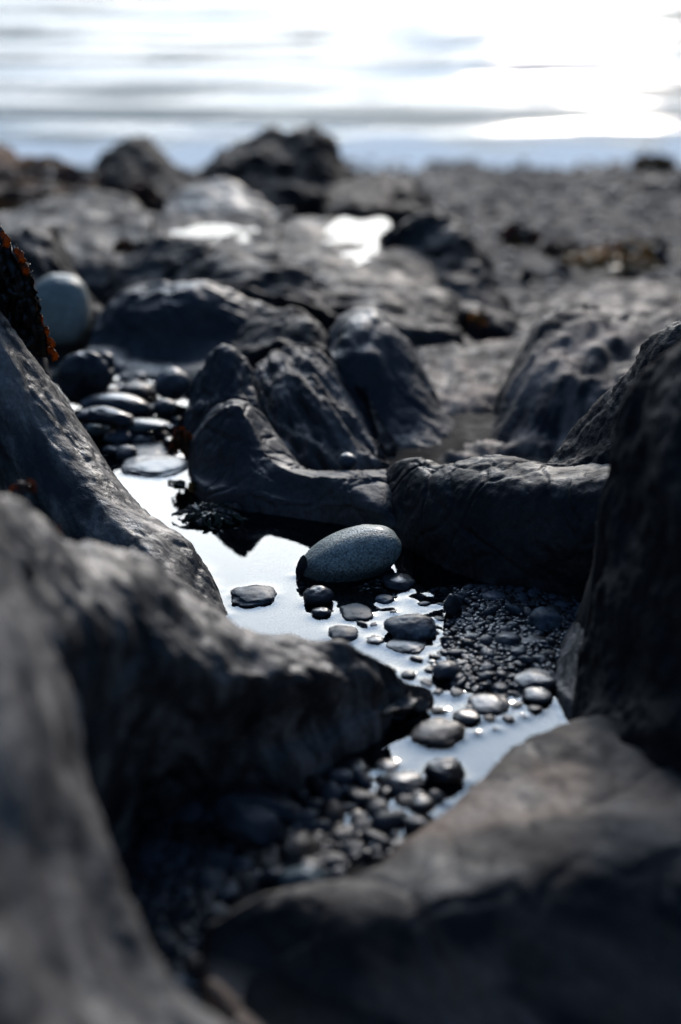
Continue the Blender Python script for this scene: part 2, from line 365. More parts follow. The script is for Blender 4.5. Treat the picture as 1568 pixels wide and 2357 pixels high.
# ------------------------------------------------------------------ rocks near the pool
rock('long sloping grey rock with a smooth rounded end meeting the left side of the pool', [
    [(-110, 1000, 1.09), (0, 1120, 1.07), (90, 1210, 1.04), (200, 1300, 1.00), (300, 1390, .95), (400, 1440, .925), (500, 1470, .925)],
    [(-110, 850, 1.10), (0, 940, 1.085), (90, 1060, 1.065), (200, 1180, 1.025), (300, 1265, .985), (400, 1330, .955), (500, 1420, .95)],
    [(-110, 690, 1.12), (0, 775, 1.12), (95, 900, 1.11), (195, 1035, 1.085), (290, 1165, 1.04), (395, 1262, 1.0), (520, 1420, .97)],
    [(-110, 610, 1.15), (0, 705, 1.15), (110, 850, 1.15), (205, 1000, 1.13), (300, 1145, 1.08), (440, 1245, 1.035), (541, 1418, .985)],
], SLATE_NEAR, nu=220, nv=160, amp=.006, freq=13, seed=3, flute=.003, fdir=(.55, -.5, -.55), ffreq=34, back=(.04, .10), cracks=.0007, jfreq=(10, 9, 10), side=.003, amp_k=.5, fine=.0006)

rock('broad foreground rock tapering to a dark point over the pool, left of the bright water', [
    [(180, 1960, .64), (290, 2010, .66), (335, 1900, .70), (450, 1865, .715), (600, 1848, .725), (700, 1800, .745), (810, 1742, .775), (905, 1665, .815), (968, 1622, .84)],
    [(60, 1750, .58), (190, 1740, .615), (280, 1730, .652), (400, 1720, .69), (540, 1710, .718), (660, 1690, .755), (790, 1650, .785), (895, 1625, .82), (969, 1618, .843)],
    [(0, 1500, .56), (130, 1500, .585), (240, 1500, .63), (380, 1530, .672), (520, 1560, .703), (650, 1575, .733), (770, 1575, .768), (890, 1580, .82), (970, 1615, .845)],
    [(-60, 1300, .58), (60, 1310, .615), (180, 1330, .65), (330, 1370, .69), (470, 1450, .72), (600, 1500, .745), (750, 1515, .785), (870, 1535, .825), (971, 1612, .847)],
    [(-130, 1050, .62), (0, 1140, .66), (150, 1238, .72), (320, 1265, .775), (430, 1350, .79), (545, 1422, .81), (645, 1428, .815), (700, 1472, .82), (800, 1481, .825), (880, 1490, .835), (915, 1550, .845), (972, 1611, .849)],
], SLATE_NEAR, nu=240, nv=170, amp=.006, freq=12, seed=8, flute=.0045, fdir=(.35, -.25, -.9), ffreq=32, back=(.03, .10), side=.003)

rock('nearest blurred grey rock filling the lower left corner', [
    [(-700, 2700, .30), (-500, 3000, .30), (-300, 3200, .30), (0, 3400, .31), (300, 3300, .33), (600, 3000, .37)],
    [(-500, 1300, .40), (-400, 1800, .37), (-300, 2300, .34), (-100, 2600, .34), (200, 2700, .36), (560, 2700, .40)],
    [(-150, 1200, .50), (-100, 1600, .46), (-50, 2000, .42), (50, 2250, .40), (220, 2420, .405), (520, 2550, .42)],
    [(20, 1250, .585), (90, 1600, .52), (110, 1850, .485), (170, 2080, .47), (270, 2280, .455), (500, 2450, .44)],
    [(90, 1330, .625), (160, 1540, .60), (192, 1770, .565), (245, 1920, .53), (300, 2080, .51), (345, 2190, .495), (420, 2290, .48), (560, 2385, .46)],
], NEARGREY, nu=140, nv=120, amp=.005, freq=11, seed=15, flute=.002, fdir=(.5, -.5, -.5), ffreq=30, back=(.025, .06))

rock('smooth dark rock with a lit brown top in the lower right corner', [
    [(495, 2330, .535), (640, 2500, .51), (900, 2600, .50), (1200, 2600, .50), (1500, 2600, .49), (1900, 2600, .48)],
    [(485, 2250, .555), (640, 2330, .548), (880, 2330, .545), (1180, 2300, .545), (1500, 2250, .54), (1900, 2200, .53)],
    [(480, 2190, .568), (620, 2180, .575), (860, 2120, .58), (1160, 2040, .585), (1470, 1980, .59), (1900, 1900, .585)],
    [(484, 2150, .572), (600, 2085, .592), (850, 2030, .61), (1110, 1900, .65), (1400, 1820, .67), (1900, 1740, .68)],
    [(492, 2128, .578), (560, 2062, .60), (750, 2032, .62), (900, 1955, .65), (1000, 1868, .685), (1090, 1805, .705), (1150, 1742, .73), (1240, 1688, .75), (1330, 1652, .765), (1568, 1600, .78), (1900, 1560, .79)],
], BROWNSLATE, nu=200, nv=150, amp=.005, freq=9, seed=22, flute=.001, ffreq=20, back=(.02, .08), fine=.0008, cracks=.0013, jfreq=(9, 7, 9))

rock('tall black rock standing along the right edge of the photo', [
    [(1320, 1700, .80), (1340, 1740, .76), (1450, 1800, .70), (1650, 1800, .66), (1900, 1800, .62)],
    [(1322, 1560, .825), (1380, 1570, .78), (1500, 1580, .72), (1680, 1580, .67), (1900, 1560, .63)],
    [(1348, 1400, .83), (1410, 1390, .79), (1520, 1360, .74), (1700, 1300, .70), (1900, 1250, .66)],
    [(1386, 1240, .83), (1440, 1210, .80), (1530, 1150, .76), (1700, 1050, .72), (1900, 1000, .68)],
    [(1392, 1060, .845), (1450, 1010, .82), (1540, 930, .79), (1700, 830, .75), (1900, 760, .70)],
    [(1425, 930, .86), (1480, 850, .855), (1570, 770, .84), (1720, 640, .80), (1900, 560, .75)],
], BLACK, nu=150, nv=200, amp=.007, freq=14, seed=31, flute=.002, back=(.03, .14))
rock('dark ridge with a thin lit edge rising behind the tall black rock', [
    [(1255, 1110, 1.10), (1320, 1130, 1.08), (1400, 1140, 1.06), (1480, 1140, 1.04), (1700, 1130, 1.0)],
    [(1258, 1085, 1.13), (1325, 1040, 1.12), (1410, 970, 1.10), (1500, 900, 1.08), (1700, 850, 1.05)],
    [(1263, 1062, 1.15), (1300, 1010, 1.16), (1340, 958, 1.16), (1400, 900, 1.15), (1449, 847, 1.14), (1474, 815, 1.14), (1504, 765, 1.13), (1568, 725, 1.12), (1700, 640, 1.1)],
], BLACK, nu=160, nv=110, amp=.004, freq=20, seed=37, back=(.03, .12), fine=.0025)
rock('small dark rock with a pale flank ending the gravel bank', [
    [(1262, 1560, .885), (1275, 1620, .86), (1300, 1662, .83), (1345, 1700, .81), (1400, 1720, .80)],
    [(1266, 1545, .893), (1282, 1560, .875), (1312, 1570, .855), (1350, 1570, .84), (1400, 1560, .83)],
    [(1275, 1520, .905), (1292, 1485, .92), (1335, 1420, .925), (1370, 1400, .92), (1440, 1380, .90)],
], SLATE_NEAR, nu=90, nv=80, amp=.002, freq=22, seed=41, back=(.02, .07))

rock('cracked blue black rock with a raised left end at the back of the pool', [
    [(440, 1112), (465, 1160), (560, 1180), (640, 1190), (720, 1200), (800, 1215), (860, 1235), (940, 1250)],
    [(434, 1065, 1.27), (470, 1090, 1.235), (560, 1100, 1.20), (640, 1130, 1.187), (720, 1150, 1.168), (800, 1160, 1.147), (860, 1165, 1.13), (940, 1180, 1.15)],
    [(437, 1022, 1.275), (480, 985, 1.265), (545, 950, 1.25), (590, 1015, 1.235), (631, 1068, 1.21), (700, 1102, 1.184), (800, 1106, 1.162), (940, 1102, 1.185)],
    [(438, 1010, 1.285), (482, 958, 1.275), (545, 926, 1.265), (592, 996, 1.25), (632, 1053, 1.225), (700, 1089, 1.195), (800, 1092, 1.173), (940, 1091, 1.195)],
    [(450, 985, 1.31), (490, 937, 1.305), (545, 917, 1.30), (600, 948, 1.295), (645, 1015, 1.275), (697, 1075, 1.245), (790, 1079, 1.215), (940, 1080, 1.22)],
], SLATE, nu=300, nv=150, amp=.003, freq=11, seed=53, back=(.03, .10), fine=.0006, cracks=.0013, arc=True)
rock('long shade-darkened rock wall with a rounded cracked top behind the gravel bank', [
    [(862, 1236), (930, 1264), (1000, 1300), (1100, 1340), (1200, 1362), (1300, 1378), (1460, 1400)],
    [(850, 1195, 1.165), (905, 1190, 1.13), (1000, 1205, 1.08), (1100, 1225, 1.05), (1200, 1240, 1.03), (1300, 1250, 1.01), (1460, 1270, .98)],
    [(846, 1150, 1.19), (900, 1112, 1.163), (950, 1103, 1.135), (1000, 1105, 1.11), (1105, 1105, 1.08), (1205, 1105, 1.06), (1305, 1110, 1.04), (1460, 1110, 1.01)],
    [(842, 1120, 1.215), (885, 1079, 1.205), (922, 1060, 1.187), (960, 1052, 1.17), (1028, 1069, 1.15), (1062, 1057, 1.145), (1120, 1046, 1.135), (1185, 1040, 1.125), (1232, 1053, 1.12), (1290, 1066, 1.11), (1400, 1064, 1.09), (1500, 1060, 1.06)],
], SHADESLATE, nu=340, nv=150, amp=.004, freq=13, seed=55, back=(.035, .10), fine=.0010, cracks=.0014, arc=True)

# ------------------------------------------------------------------ rocks behind the ridge
def R3(label, rows, **k):
    k.setdefault('amp_k', 1.05); k['freq'] = k.get('freq', 14) * .8; k.setdefault('mat', FAR); k.setdefault('base', -.2); mat = k.pop('mat')
    return rock(label, rows, mat, **k)
R3('dark pitted knob of rock behind the left end of the cracked ridge', [
    [(425, 1000, 1.36), (470, 1010, 1.33), (540, 1010, 1.32), (600, 1000, 1.33)],
    [(428, 930, 1.38), (475, 900, 1.35), (530, 890, 1.34), (588, 900, 1.36)],
    [(440, 880, 1.40), (480, 822, 1.39), (525, 790, 1.385), (568, 828, 1.39), (592, 872, 1.40)],
], mat=SLATE, nu=110, nv=90, amp=.005, freq=24, seed=61, back=(.03, .12), fine=.002)
R3('fluted curtain of rock with vertical streaks behind the cracked ridge', [
    [(540, 1080, 1.33), (640, 1110, 1.30), (740, 1110, 1.29), (830, 1105, 1.29), (900, 1100, 1.29)],
    [(560, 1000, 1.36), (640, 980, 1.355), (720, 970, 1.35), (800, 1000, 1.335), (880, 1060, 1.31)],
    [(565, 930, 1.40), (620, 880, 1.41), (700, 850, 1.42), (780, 900, 1.40), (860, 1010, 1.345)],
    [(570, 890, 1.46), (600, 835, 1.48), (650, 800, 1.50), (705, 792, 1.50), (760, 832, 1.48), (805, 905, 1.45), (850, 990, 1.40), (885, 1055, 1.34)],
], mat=STREAKY, nu=260, nv=150, amp=.002, freq=10, seed=67, flute=.0065, fdir=(.45, -.62, -.65), ffreq=60, back=(.05, .16), fine=.002)
R3('rounded dark hump with a brown rim behind the fluted rock', [
    [(530, 860, 1.55), (620, 850, 1.53), (720, 840, 1.52), (820, 900, 1.46), (900, 1060, 1.36)],
    [(535, 800, 1.60), (620, 770, 1.58), (720, 790, 1.55), (810, 880, 1.49), (895, 1040, 1.38)],
    [(540, 785, 1.64), (590, 725, 1.66), (645, 698, 1.66), (705, 712, 1.64), (750, 760, 1.60), (800, 835, 1.54), (845, 920, 1.48), (895, 1030, 1.40)],
], nu=150, nv=100, amp=.005, freq=16, seed=71, flute=.003, ffreq=30, back=(.05, .2), fine=.002)
R3('big dark wedge of rock with a pale top and shaded slanting face in the middle', [
    [(770, 1040, 1.40), (850, 1090, 1.37), (950, 1090, 1.37), (1040, 1085, 1.38), (1100, 1075, 1.40)],
    [(770, 900, 1.46), (840, 930, 1.44), (930, 950, 1.43), (1010, 990, 1.42), (1094, 1050, 1.42)],
    [(762, 810, 1.50), (830, 790, 1.48), (900, 830, 1.48), (980, 920, 1.46), (1090, 1045, 1.43)],
    [(735, 830, 1.56), (765, 735, 1.57), (810, 701, 1.58), (860, 694, 1.57), (905, 738, 1.56), (955, 812, 1.54), (1005, 900, 1.52), (1050, 980, 1.48), (1092, 1040, 1.45)],
], mat=rock_mat('blue_black_rock', (.007, .009, .013), (.016, .019, .025), (.045, .045, .048), scale=6, rough=(.45, .75), bump=.5), nu=160, nv=130, amp=.007, freq=9, seed=77, flute=.002, fdir=(.4, 0, -.9), ffreq=18, back=(.06, .16))
R3('long dark rock with a lit upper rim behind the stony head of the pool', [
    [(190, 870, 1.60), (300, 880, 1.58), (400, 900, 1.54), (520, 900, 1.52), (640, 880, 1.52)],
    [(205, 800, 1.70), (300, 800, 1.68), (400, 810, 1.66), (510, 790, 1.66), (620, 770, 1.68)],
    [(215, 750, 1.73), (300, 710, 1.71), (400, 690, 1.70), (500, 690, 1.71), (610, 720, 1.73)],
    [(222, 725, 1.76), (280, 665, 1.77), (340, 640, 1.77), (420, 634, 1.77), (500, 640, 1.77), (560, 675, 1.77), (640, 720, 1.76)],
], mat=SLATE, nu=150, nv=110, amp=.008, freq=10, seed=83, flute=.003, fdir=(1, 0, -.3), back=(.08, .25))
R3('streaky grey rock slab sloping up behind the long dark rock', [
    [(215, 760, 1.95), (330, 720, 1.93), (480, 700, 1.90), (620, 700, 1.86), (780, 760, 1.80)],
    [(230, 680, 2.0), (320, 620, 2.02), (480, 630, 1.96), (620, 650, 1.92), (775, 730, 1.84)],
    [(250, 655, 2.03), (300, 590, 2.07), (345, 535, 2.1), (400, 530, 2.1), (500, 560, 2.06), (600, 592, 2.02), (700, 625, 1.98), (770, 710, 1.90)],
], nu=150, nv=100, amp=.010, freq=9, seed=87, flute=.005, fdir=(.8, .5, 0), ffreq=22, back=(.1, .3))
R3('dark triangular rock with a pale streaked right flank at the far left', [
    [(-40, 780, 1.75), (80, 780, 1.76), (180, 760, 1.8), (235, 740, 1.84)],
    [(-40, 640, 1.90), (70, 640, 1.88), (160, 660, 1.88), (232, 720, 1.9)],
    [(-40, 560, 2.0), (20, 540, 2.0), (100, 520, 2.02), (150, 590, 1.98), (200, 675, 1.94), (230, 715, 1.92)],
], nu=110, nv=90, amp=.009, freq=10, seed=91, flute=.005, fdir=(.6, -.3, -.7), back=(.1, .25))
R3('pale grey rock slab behind the dark triangular rock', [
    [(-60, 620, 2.25), (120, 640, 2.22), (280, 640, 2.2), (380, 600, 2.2)],
    [(-60, 540, 2.4), (100, 520, 2.45), (250, 540, 2.4), (370, 560, 2.3)],
    [(-60, 490, 2.7), (60, 470, 2.75), (200, 440, 2.85), (300, 460, 2.75), (380, 520, 2.5)],
], nu=110, nv=80, amp=.014, freq=7, seed=93, flute=.006, ffreq=18, back=(.12, .3))
R3('wavy grey rock shelf carrying the small bright pool', [
    [(560, 720, 1.95), (700, 720, 1.92), (820, 740, 1.88), (950, 790, 1.82), (1070, 800, 1.82)],
    [(570, 640, 2.05), (700, 650, 2.0), (830, 690, 1.94), (950, 720, 1.9), (1065, 750, 1.88)],
    [(580, 580, 2.2), (690, 590, 2.15), (820, 625, 2.05), (950, 640, 2.05), (1060, 720, 1.95)],
    [(590, 530, 2.42), (690, 495, 2.5), (800, 510, 2.5), (900, 540, 2.4), (980, 570, 2.3), (1055, 700, 2.05)],
], nu=160, nv=120, amp=.010, freq=8, seed=97, flute=.005, fdir=(1, .3, 0), ffreq=16, back=(.1, .3))
R3('steep grey block with a dark left face beside the shingle', [
    [(880, 640, 2.2), (980, 690, 2.12), (1080, 760, 2.0), (1180, 780, 2.0)],
    [(885, 570, 2.3), (980, 600, 2.22), (1075, 660, 2.12), (1176, 720, 2.1)],
    [(900, 530, 2.3), (940, 495, 2.33), (1000, 478, 2.34), (1060, 510, 2.31), (1120, 590, 2.24), (1172, 690, 2.15)],
], nu=120, nv=90, amp=.009, freq=9, seed=101, flute=.004, fdir=(.5, -.3, -.8), back=(.1, .22))
R3('flat blue black rock between the brown boulders and the far pool', [
    [(370, 530, 2.86), (480, 525, 2.84), (600, 520, 2.84), (680, 500, 2.88)],
    [(375, 480, 2.92), (480, 470, 2.90), (590, 475, 2.92), (670, 490, 2.94)],
    [(385, 460, 3.0), (440, 428, 3.08), (510, 418, 3.1), (580, 440, 3.05), (625, 490, 2.95)],
], mat=SLATE, nu=90, nv=70, amp=.010, freq=9, seed=103, back=(.1, .3), base=-.3)
R3('dark mound of weedy rock right of the tallest far boulder', [
    [(740, 510, 2.9), (850, 515, 2.9), (940, 505, 2.95), (1010, 490, 3.0)],
    [(745, 460, 3.0), (850, 450, 3.0), (940, 460, 3.05), (1005, 480, 3.1)],
    [(760, 430, 3.2), (830, 405, 3.25), (900, 405, 3.25), (960, 425, 3.2), (1000, 465, 3.15)],
], mat=WEEDY, nu=90, nv=70, amp=.012, freq=12, seed=107, back=(.1, .3), base=-.35)
R3('tallest dark jagged boulder against the sea in the middle', [
    [(455, 470, 3.25), (560, 500, 3.2), (690, 510, 3.2), (790, 490, 3.3), (840, 470, 3.4)],
    [(460, 420, 3.4), (560, 400, 3.35), (680, 400, 3.35), (780, 400, 3.4), (830, 440, 3.45)],
    [(470, 385, 3.5), (500, 345, 3.55), (560, 318, 3.55), (580, 296, 3.55), (650, 302, 3.55), (700, 284, 3.55), (745, 305, 3.55), (790, 345, 3.55), (825, 430, 3.5)],
], mat=WEEDY, nu=150, nv=90, amp=.014, freq=12, seed=109, back=(.1, .35), base=-.4)
R3('dark rounded boulder against the sea, left of the tallest one', [
    [(200, 450, 3.4), (270, 470, 3.35), (360, 480, 3.3), (470, 470, 3.35)],
    [(215, 400, 3.5), (280, 390, 3.45), (360, 400, 3.45), (460, 430, 3.45)],
    [(222, 370, 3.6), (250, 332, 3.65), (310, 310, 3.65), (350, 318, 3.65), (390, 362, 3.6), (460, 405, 3.55)],
], mat=WEEDY, nu=110, nv=80, amp=.012, freq=12, seed=113, back=(.12, .35), base=-.4)
R3('low boulder covered in rusty brown seaweed at the far left', [
    [(-80, 480, 3.2), (40, 490, 3.2), (140, 480, 3.25), (220, 450, 3.3)],
    [(-80, 410, 3.35), (40, 410, 3.35), (130, 410, 3.4), (215, 420, 3.45)],
    [(-80, 320, 3.6), (0, 330, 3.55), (50, 352, 3.5), (120, 362, 3.5), (180, 385, 3.5), (218, 410, 3.5)],
], mat=rock_mat('rusty_weed_rock', (.010, .007, .005), (.10, .040, .014), (.38, .14, .03), scale=10, rough=(.6, .9), bump=1.0, spec=.2), nu=110, nv=80, amp=.014, freq=14, seed=117, back=(.12, .35), base=-.4)
R3('pale pitted rock ridge sloping up to the right behind the black rock', [
    [(1085, 1085, 1.37), (1180, 1085, 1.36), (1280, 1070, 1.36), (1400, 1055, 1.36), (1700, 1055, 1.34)],
    [(1108, 1035, 1.41), (1175, 1000, 1.405), (1280, 985, 1.40), (1420, 980, 1.39), (1700, 980, 1.38)],
    [(1130, 985, 1.45), (1180, 900, 1.46), (1265, 850, 1.465), (1430, 880, 1.45), (1700, 880, 1.45)],
    [(1150, 940, 1.49), (1185, 855, 1.52), (1225, 775, 1.56), (1260, 730, 1.60), (1330, 702, 1.64), (1450, 715, 1.66), (1700, 705, 1.66)],
], mat=PALEROCK, nu=220, nv=160, amp=.006, freq=12, seed=121, flute=.006, fdir=(-.45, -.6, -.6), ffreq=34, back=(.1, .3), amp_k=.8)

R3('low pale worn rock between the dark wedge and the pitted rock', [
    [(960, 1100, 1.33), (1060, 1090, 1.33), (1140, 1070, 1.35), (1200, 1040, 1.38)],
    [(950, 980, 1.46), (1050, 985, 1.45), (1130, 980, 1.47), (1205, 960, 1.5)],
    [(940, 880, 1.60), (1050, 890, 1.58), (1130, 900, 1.58), (1210, 880, 1.64)],
    [(930, 790, 1.82), (1030, 770, 1.85), (1130, 790, 1.85), (1220, 780, 1.9)],
], mat=PALEROCK, nu=120, nv=100, amp=.012, freq=8, seed=127, flute=.004, back=(.1, .3))
R3('low pale rock ledge at the edge of the shingle behind the pitted rock', [
    [(1180, 780, 2.0), (1300, 760, 2.0), (1450, 770, 2.0), (1700, 770, 2.0)],
    [(1190, 715, 2.2), (1300, 690, 2.22), (1450, 690, 2.2), (1700, 690, 2.2)],
    [(1200, 690, 2.35), (1300, 668, 2.4), (1430, 655, 2.42), (1700, 650, 2.42)],
], mat=PALEROCK, nu=120, nv=80, amp=.014, freq=9, seed=131, back=(.1, .3))

_g = lambda px, py, z: (*G(px, py, z), 0)
rock('flat wet rock shelf holding the narrow bright pool', [
    [_g(360, 640, .0), _g(450, 640, .0), _g(540, 640, .0), _g(640, 640, .0)],
    [_g(360, 575, .018), _g(450, 580, .018), _g(540, 575, .020), _g(640, 570, .02)],
    [_g(355, 530, .017), _g(450, 535, .013), _g(540, 535, .013), _g(645, 530, .02)],
    [_g(350, 492, .022), _g(450, 492, .022), _g(540, 490, .022), _g(650, 490, .022)]], FAR, nu=110, nv=90, amp=.010, freq=11, seed=151, back=(.05, .3), base=-.3)
# ------------------------------------------------------------------ stones
def pebble_mesh(name, dims, seed, mat, lump=.12, sub=4, facet=.0, power=2.0):
    bm = bmesh.new(); bmesh.ops.create_icosphere(bm, subdivisions=sub, radius=1)
    V = np.array([v.co[:] for v in bm.verts]); V /= np.linalg.norm(V, axis=1, keepdims=True)
    k = (np.sum(np.abs(V) ** power, 1) ** (-1 / power))[:, None]
    D = 1 + lump * fbm(V * .9 + seed * 3.1, 2, seed)[:, None] + lump * .45 * fbm(V * 2.4 + seed, 3, seed + 4)[:, None]
    if facet:
        for i in range(7):
            d = np.random.RandomState(seed * 13 + i).normal(size=3); d /= np.linalg.norm(d)
            s = V @ d; D[:, 0] = np.where(s * D[:, 0] > 1 - facet, (1 - facet) / np.maximum(s, .2) * .6 + D[:, 0] * .4, D[:, 0])
    V = V * k * D * np.array(dims)
    for v, c in zip(bm.verts, V): v.co = c
    me = bpy.data.meshes.new(name); bm.to_mesh(me); bm.free()
    me.polygons.foreach_set('use_smooth', [True] * len(me.polygons)); me.materials.append(mat)
    return me
STONES = []
def stone(label, px, py, wpx, hpx, mat, z=0.0, sink=.35, rot=0, tilt=0, seed=1, lump=.12, name='stone', cat='stone', depth=1.0, group=None, facet=0, roll=0, power=2.0):
    """a stone whose seen width and height are wpx, hpx picture units, its lower edge resting at (px, py+hpx/2) on height z"""
    b = G(px, py + hpx * .5, z)
    dist = math.sqrt(b[0] ** 2 + b[1] ** 2 + (CAM_H - z) ** 2)
    u = dist / FPX
    a = wpx * u / 2; dep = math.atan2(CAM_H - z, b[1])
    H = hpx * u / 2
    # ellipsoid seen at depression dep: H^2 = (c cos)^2 + (bdep sin)^2
    bd = a * depth
    c = math.sqrt(max(H * H - (bd * math.sin(dep)) ** 2, (H * .45) ** 2)) / math.cos(dep)
    c2 = c / (1 - sink * .5)
    if wpx < 200 and z < .02 and b[1] < 1.4: lump = max(lump, .2); facet = max(facet, .18); c2 *= .9
    me = pebble_mesh(name, (a, bd, c2), seed, mat, lump, 5 if wpx > 90 else 4, facet, power)
    o = bpy.data.objects.new(name, me); C.objects.link(o)
    o.location = (b[0], b[1] + bd * .9, z + c2 * (1 - sink) )
    o.rotation_euler = (R(tilt), R(roll), R(rot))
    tag(o, label, cat, group); STONES.append(o)
    return o
SPECK = pebble_mat('speckled_blue_green_stone', (.22, .285, .27), (.38, .45, .42), .42, fine=560, scale=60, bump=1.0, speck=(.35, 1.75), coat=.12)
_t = SPECK.node_tree; _p = _t.nodes['Principled BSDF']; _g = nn(_t, 'ShaderNodeNewGeometry'); _s = nn(_t, 'ShaderNodeSeparateXYZ'); _m = nn(_t, 'ShaderNodeMapRange')
_n = nn(_t, 'ShaderNodeTexNoise', i_Scale=60, i_Detail=3); _a = nn(_t, 'ShaderNodeMath', operation='MULTIPLY_ADD'); _a.inputs[1].default_value = .012
_t.links.new(_g.outputs['Position'], _s.inputs[0]); _t.links.new(_n.outputs['Fac'], _a.inputs[0]); _t.links.new(_s.outputs[2], _a.inputs[2])
_m.inputs['From Min'].default_value = .013; _m.inputs['From Max'].default_value = .019; _m.inputs['To Min'].default_value = .3; _t.links.new(_a.outputs[0], _m.inputs[0])      # wet tide mark round its foot
_v = nn(_t, 'ShaderNodeVectorMath', operation='SCALE'); _src = _p.inputs['Base Color'].links[0].from_socket
_t.links.new(_src, _v.inputs[0]); _t.links.new(_m.outputs[0], _v.inputs['Scale']); _t.links.new(_v.outputs[0], _p.inputs['Base Color'])
stone('large smooth speckled blue green oval stone resting in the pool', 806, 1295, 246, 118, SPECK, sink=.30, rot=8, roll=-20, tilt=4, seed=5, lump=.05, depth=.62, z=-.006, power=2.15)
stone('small dark flake of slate leaning on the left end of the speckled stone', 694, 1302, 24, 52, P_DARK, sink=.2, seed=9, depth=.5, roll=15, facet=.2)
stone('round dark pebble just in front of the speckled stone', 733, 1374, 72, 46, P_DARK, sink=.35, seed=12, lump=.1)
stone('flattened dark pebble at the right foot of the speckled stone', 918, 1341, 78, 40, P_DARK, sink=.3, seed=13, lump=.1, roll=4)
stone('jagged pale mottled rock just breaking the water by the left rock', 583, 1379, 112, 40, P_MOTTLE, sink=.55, seed=14, lump=.35, facet=.25)
stone('small flat dark pebble awash below the round dark pebble', 740, 1411, 46, 26, P_DARK, sink=.5, seed=16)
stone('pale lumpy stone barely above the water below the dark shoal', 822, 1418, 84, 24, P_MOTTLE, sink=.6, seed=17, lump=.3)
stone('small mottled stone alone in the bright water left of the largest mottled one', 792, 1461, 74, 34, P_MOTTLE, sink=.55, seed=18, lump=.25)
stone('large mottled blue grey stone at the edge of the gravel bank', 950, 1447, 128, 62, P_MOTTLE, sink=.45, seed=19, lump=.14, depth=.8)
stone('tiny black stone below the mottled one in bright water', 866, 1477, 44, 18, P_DARK, sink=.55, seed=20, lump=.3)
stone('low pale stone left of the wet gravel under the speckled stone', 886, 1380, 44, 22, P_MOTTLE, sink=.55, seed=24, lump=.3)
stone('thin dark stone awash at the tip of the gravel bank', 940, 1494, 96, 22, P_DARK, sink=.6, seed=25, lump=.3)
stone('round blue black pebble at the left edge of the gravel bank', 1027, 1547, 66, 44, P_BLUE, sink=.3, seed=26, lump=.06)
stone('long flat dark stone low in the water near the right foreground', 1128, 1633, 104, 30, P_DARK, sink=.5, seed=27, lump=.25)
stone('dark pebble piled behind the pale topped rock in the water', 1076, 1655, 66, 34, P_DARK, sink=.4, seed=28, lump=.2)
stone('pale topped rock sitting low in the front of the pool', 1012, 1697, 118, 46, P_BROWN, sink=.5, seed=29, lump=.25, facet=.2)
stone('black oval stone by the right shore of the pool', 1242, 1604, 70, 40, P_DARK, sink=.3, seed=30, lump=.1, power=2.6)
stone('black round stone half out of water at the front right shore', 1025, 1785, 96, 66, P_DARK, sink=.25, seed=32, lump=.1)
stone('dark rounded stone left of the black round one at the front shore', 928, 1812, 100, 52, P_DARK, sink=.35, seed=33, lump=.1)
stone('small dark angular stone at the tip of the front gravel', 815, 1770, 74, 44, P_DARK, sink=.35, seed=34, lump=.25, facet=.25)
stone('thin black stone awash in the front of the pool', 892, 1771, 56, 16, P_DARK, sink=.6, seed=35)
stone('black shiny stone under the two shore stones', 972, 1858, 64, 46, P_DARK, sink=.25, seed=36, lump=.1, z=.004)
stone('large smooth blue black stone in the front gravel', 572, 1905, 190, 105, P_BLUE, sink=.4, seed=37, lump=.07, roll=24, depth=.7, z=.006)
stone('flat dark slab of stone behind the large blue black one', 620, 1852, 190, 60, P_DARK, sink=.4, seed=38, lump=.1, roll=22, depth=.5, z=.008)
stone('dark brown pointed stone in the front gravel', 690, 1965, 110, 80, P_BROWN, sink=.3, seed=39, lump=.1, roll=20, facet=.3, z=.004)
stone('oblong green grey stone in the front gravel beside the lower right rock', 690, 2034, 106, 56, P_GREEN, sink=.25, seed=40, lump=.05, roll=-10, depth=.6, power=2.8, z=.006)
stone('mottled dark stone at the right of the gravel bank', 1258, 1432, 86, 66, P_MOTTLE, sink=.3, seed=44, lump=.3, facet=.25)
stone('long olive stone lying on the gravel bank', 1225, 1483, 92, 50, P_BROWN, sink=.2, seed=45, lump=.08)
stone('smooth grey stone beside the long olive stone', 1172, 1481, 70, 48, P_BLUE, sink=.2, seed=46, lump=.08)
stone('broad dark stone on the lower edge of the gravel bank', 1238, 1570, 104, 56, P_DARK, sink=.3, seed=47, lump=.1)
stone('flat blue grey stone upright on the upper gravel bank', 1140, 1378, 54, 32, P_BLUE, sink=.2, seed=48, lump=.08)
stone('tall dark stone at the upper left of the gravel bank', 1042, 1396, 44, 52, P_DARK, sink=.2, seed=49, lump=.1)
# far stones
stone('pale smooth boulder beside the black seaweed', 138, 722, 128, 146, pebble_mat('pale_boulder', (.34, .36, .31), (.46, .48, .42), .5, fine=200, scale=12, bump=.1), sink=.12, seed=51, lump=.05, z=-.01, depth=.9, power=2.5)
stone('upper of two long flat black stones heaped at the head of the pool', 262, 945, 160, 62, P_DARK, sink=.1, seed=52, lump=.06, z=.006, depth=.6, roll=4)
stone('lower of two long flat black stones heaped at the head of the pool', 245, 965, 130, 46, P_DARK, sink=.1, seed=53, lump=.06, z=.018, depth=.6, roll=6)
stone('flat greenish stone under the flat black ones', 322, 982, 122, 34, P_GREEN, sink=.1, seed=54, lump=.06, z=.01, depth=.6)
stone('small rounded green grey stone low in the heap by the left rock', 222, 990, 58, 34, P_GREEN, sink=.2, seed=55, z=.004)
stone('dark oval stone at the foot of the heap near the bright water', 272, 1010, 70, 38, P_BLUE, sink=.2, seed=56, z=.002)
stone('dark grey oval stone at the right foot of the heap', 320, 1014, 66, 34, P_BLUE, sink=.3, seed=57)
stone('light topped pebble right of the flat black stones', 378, 940, 52, 34, P_BLUE, sink=.2, seed=58, z=.012)
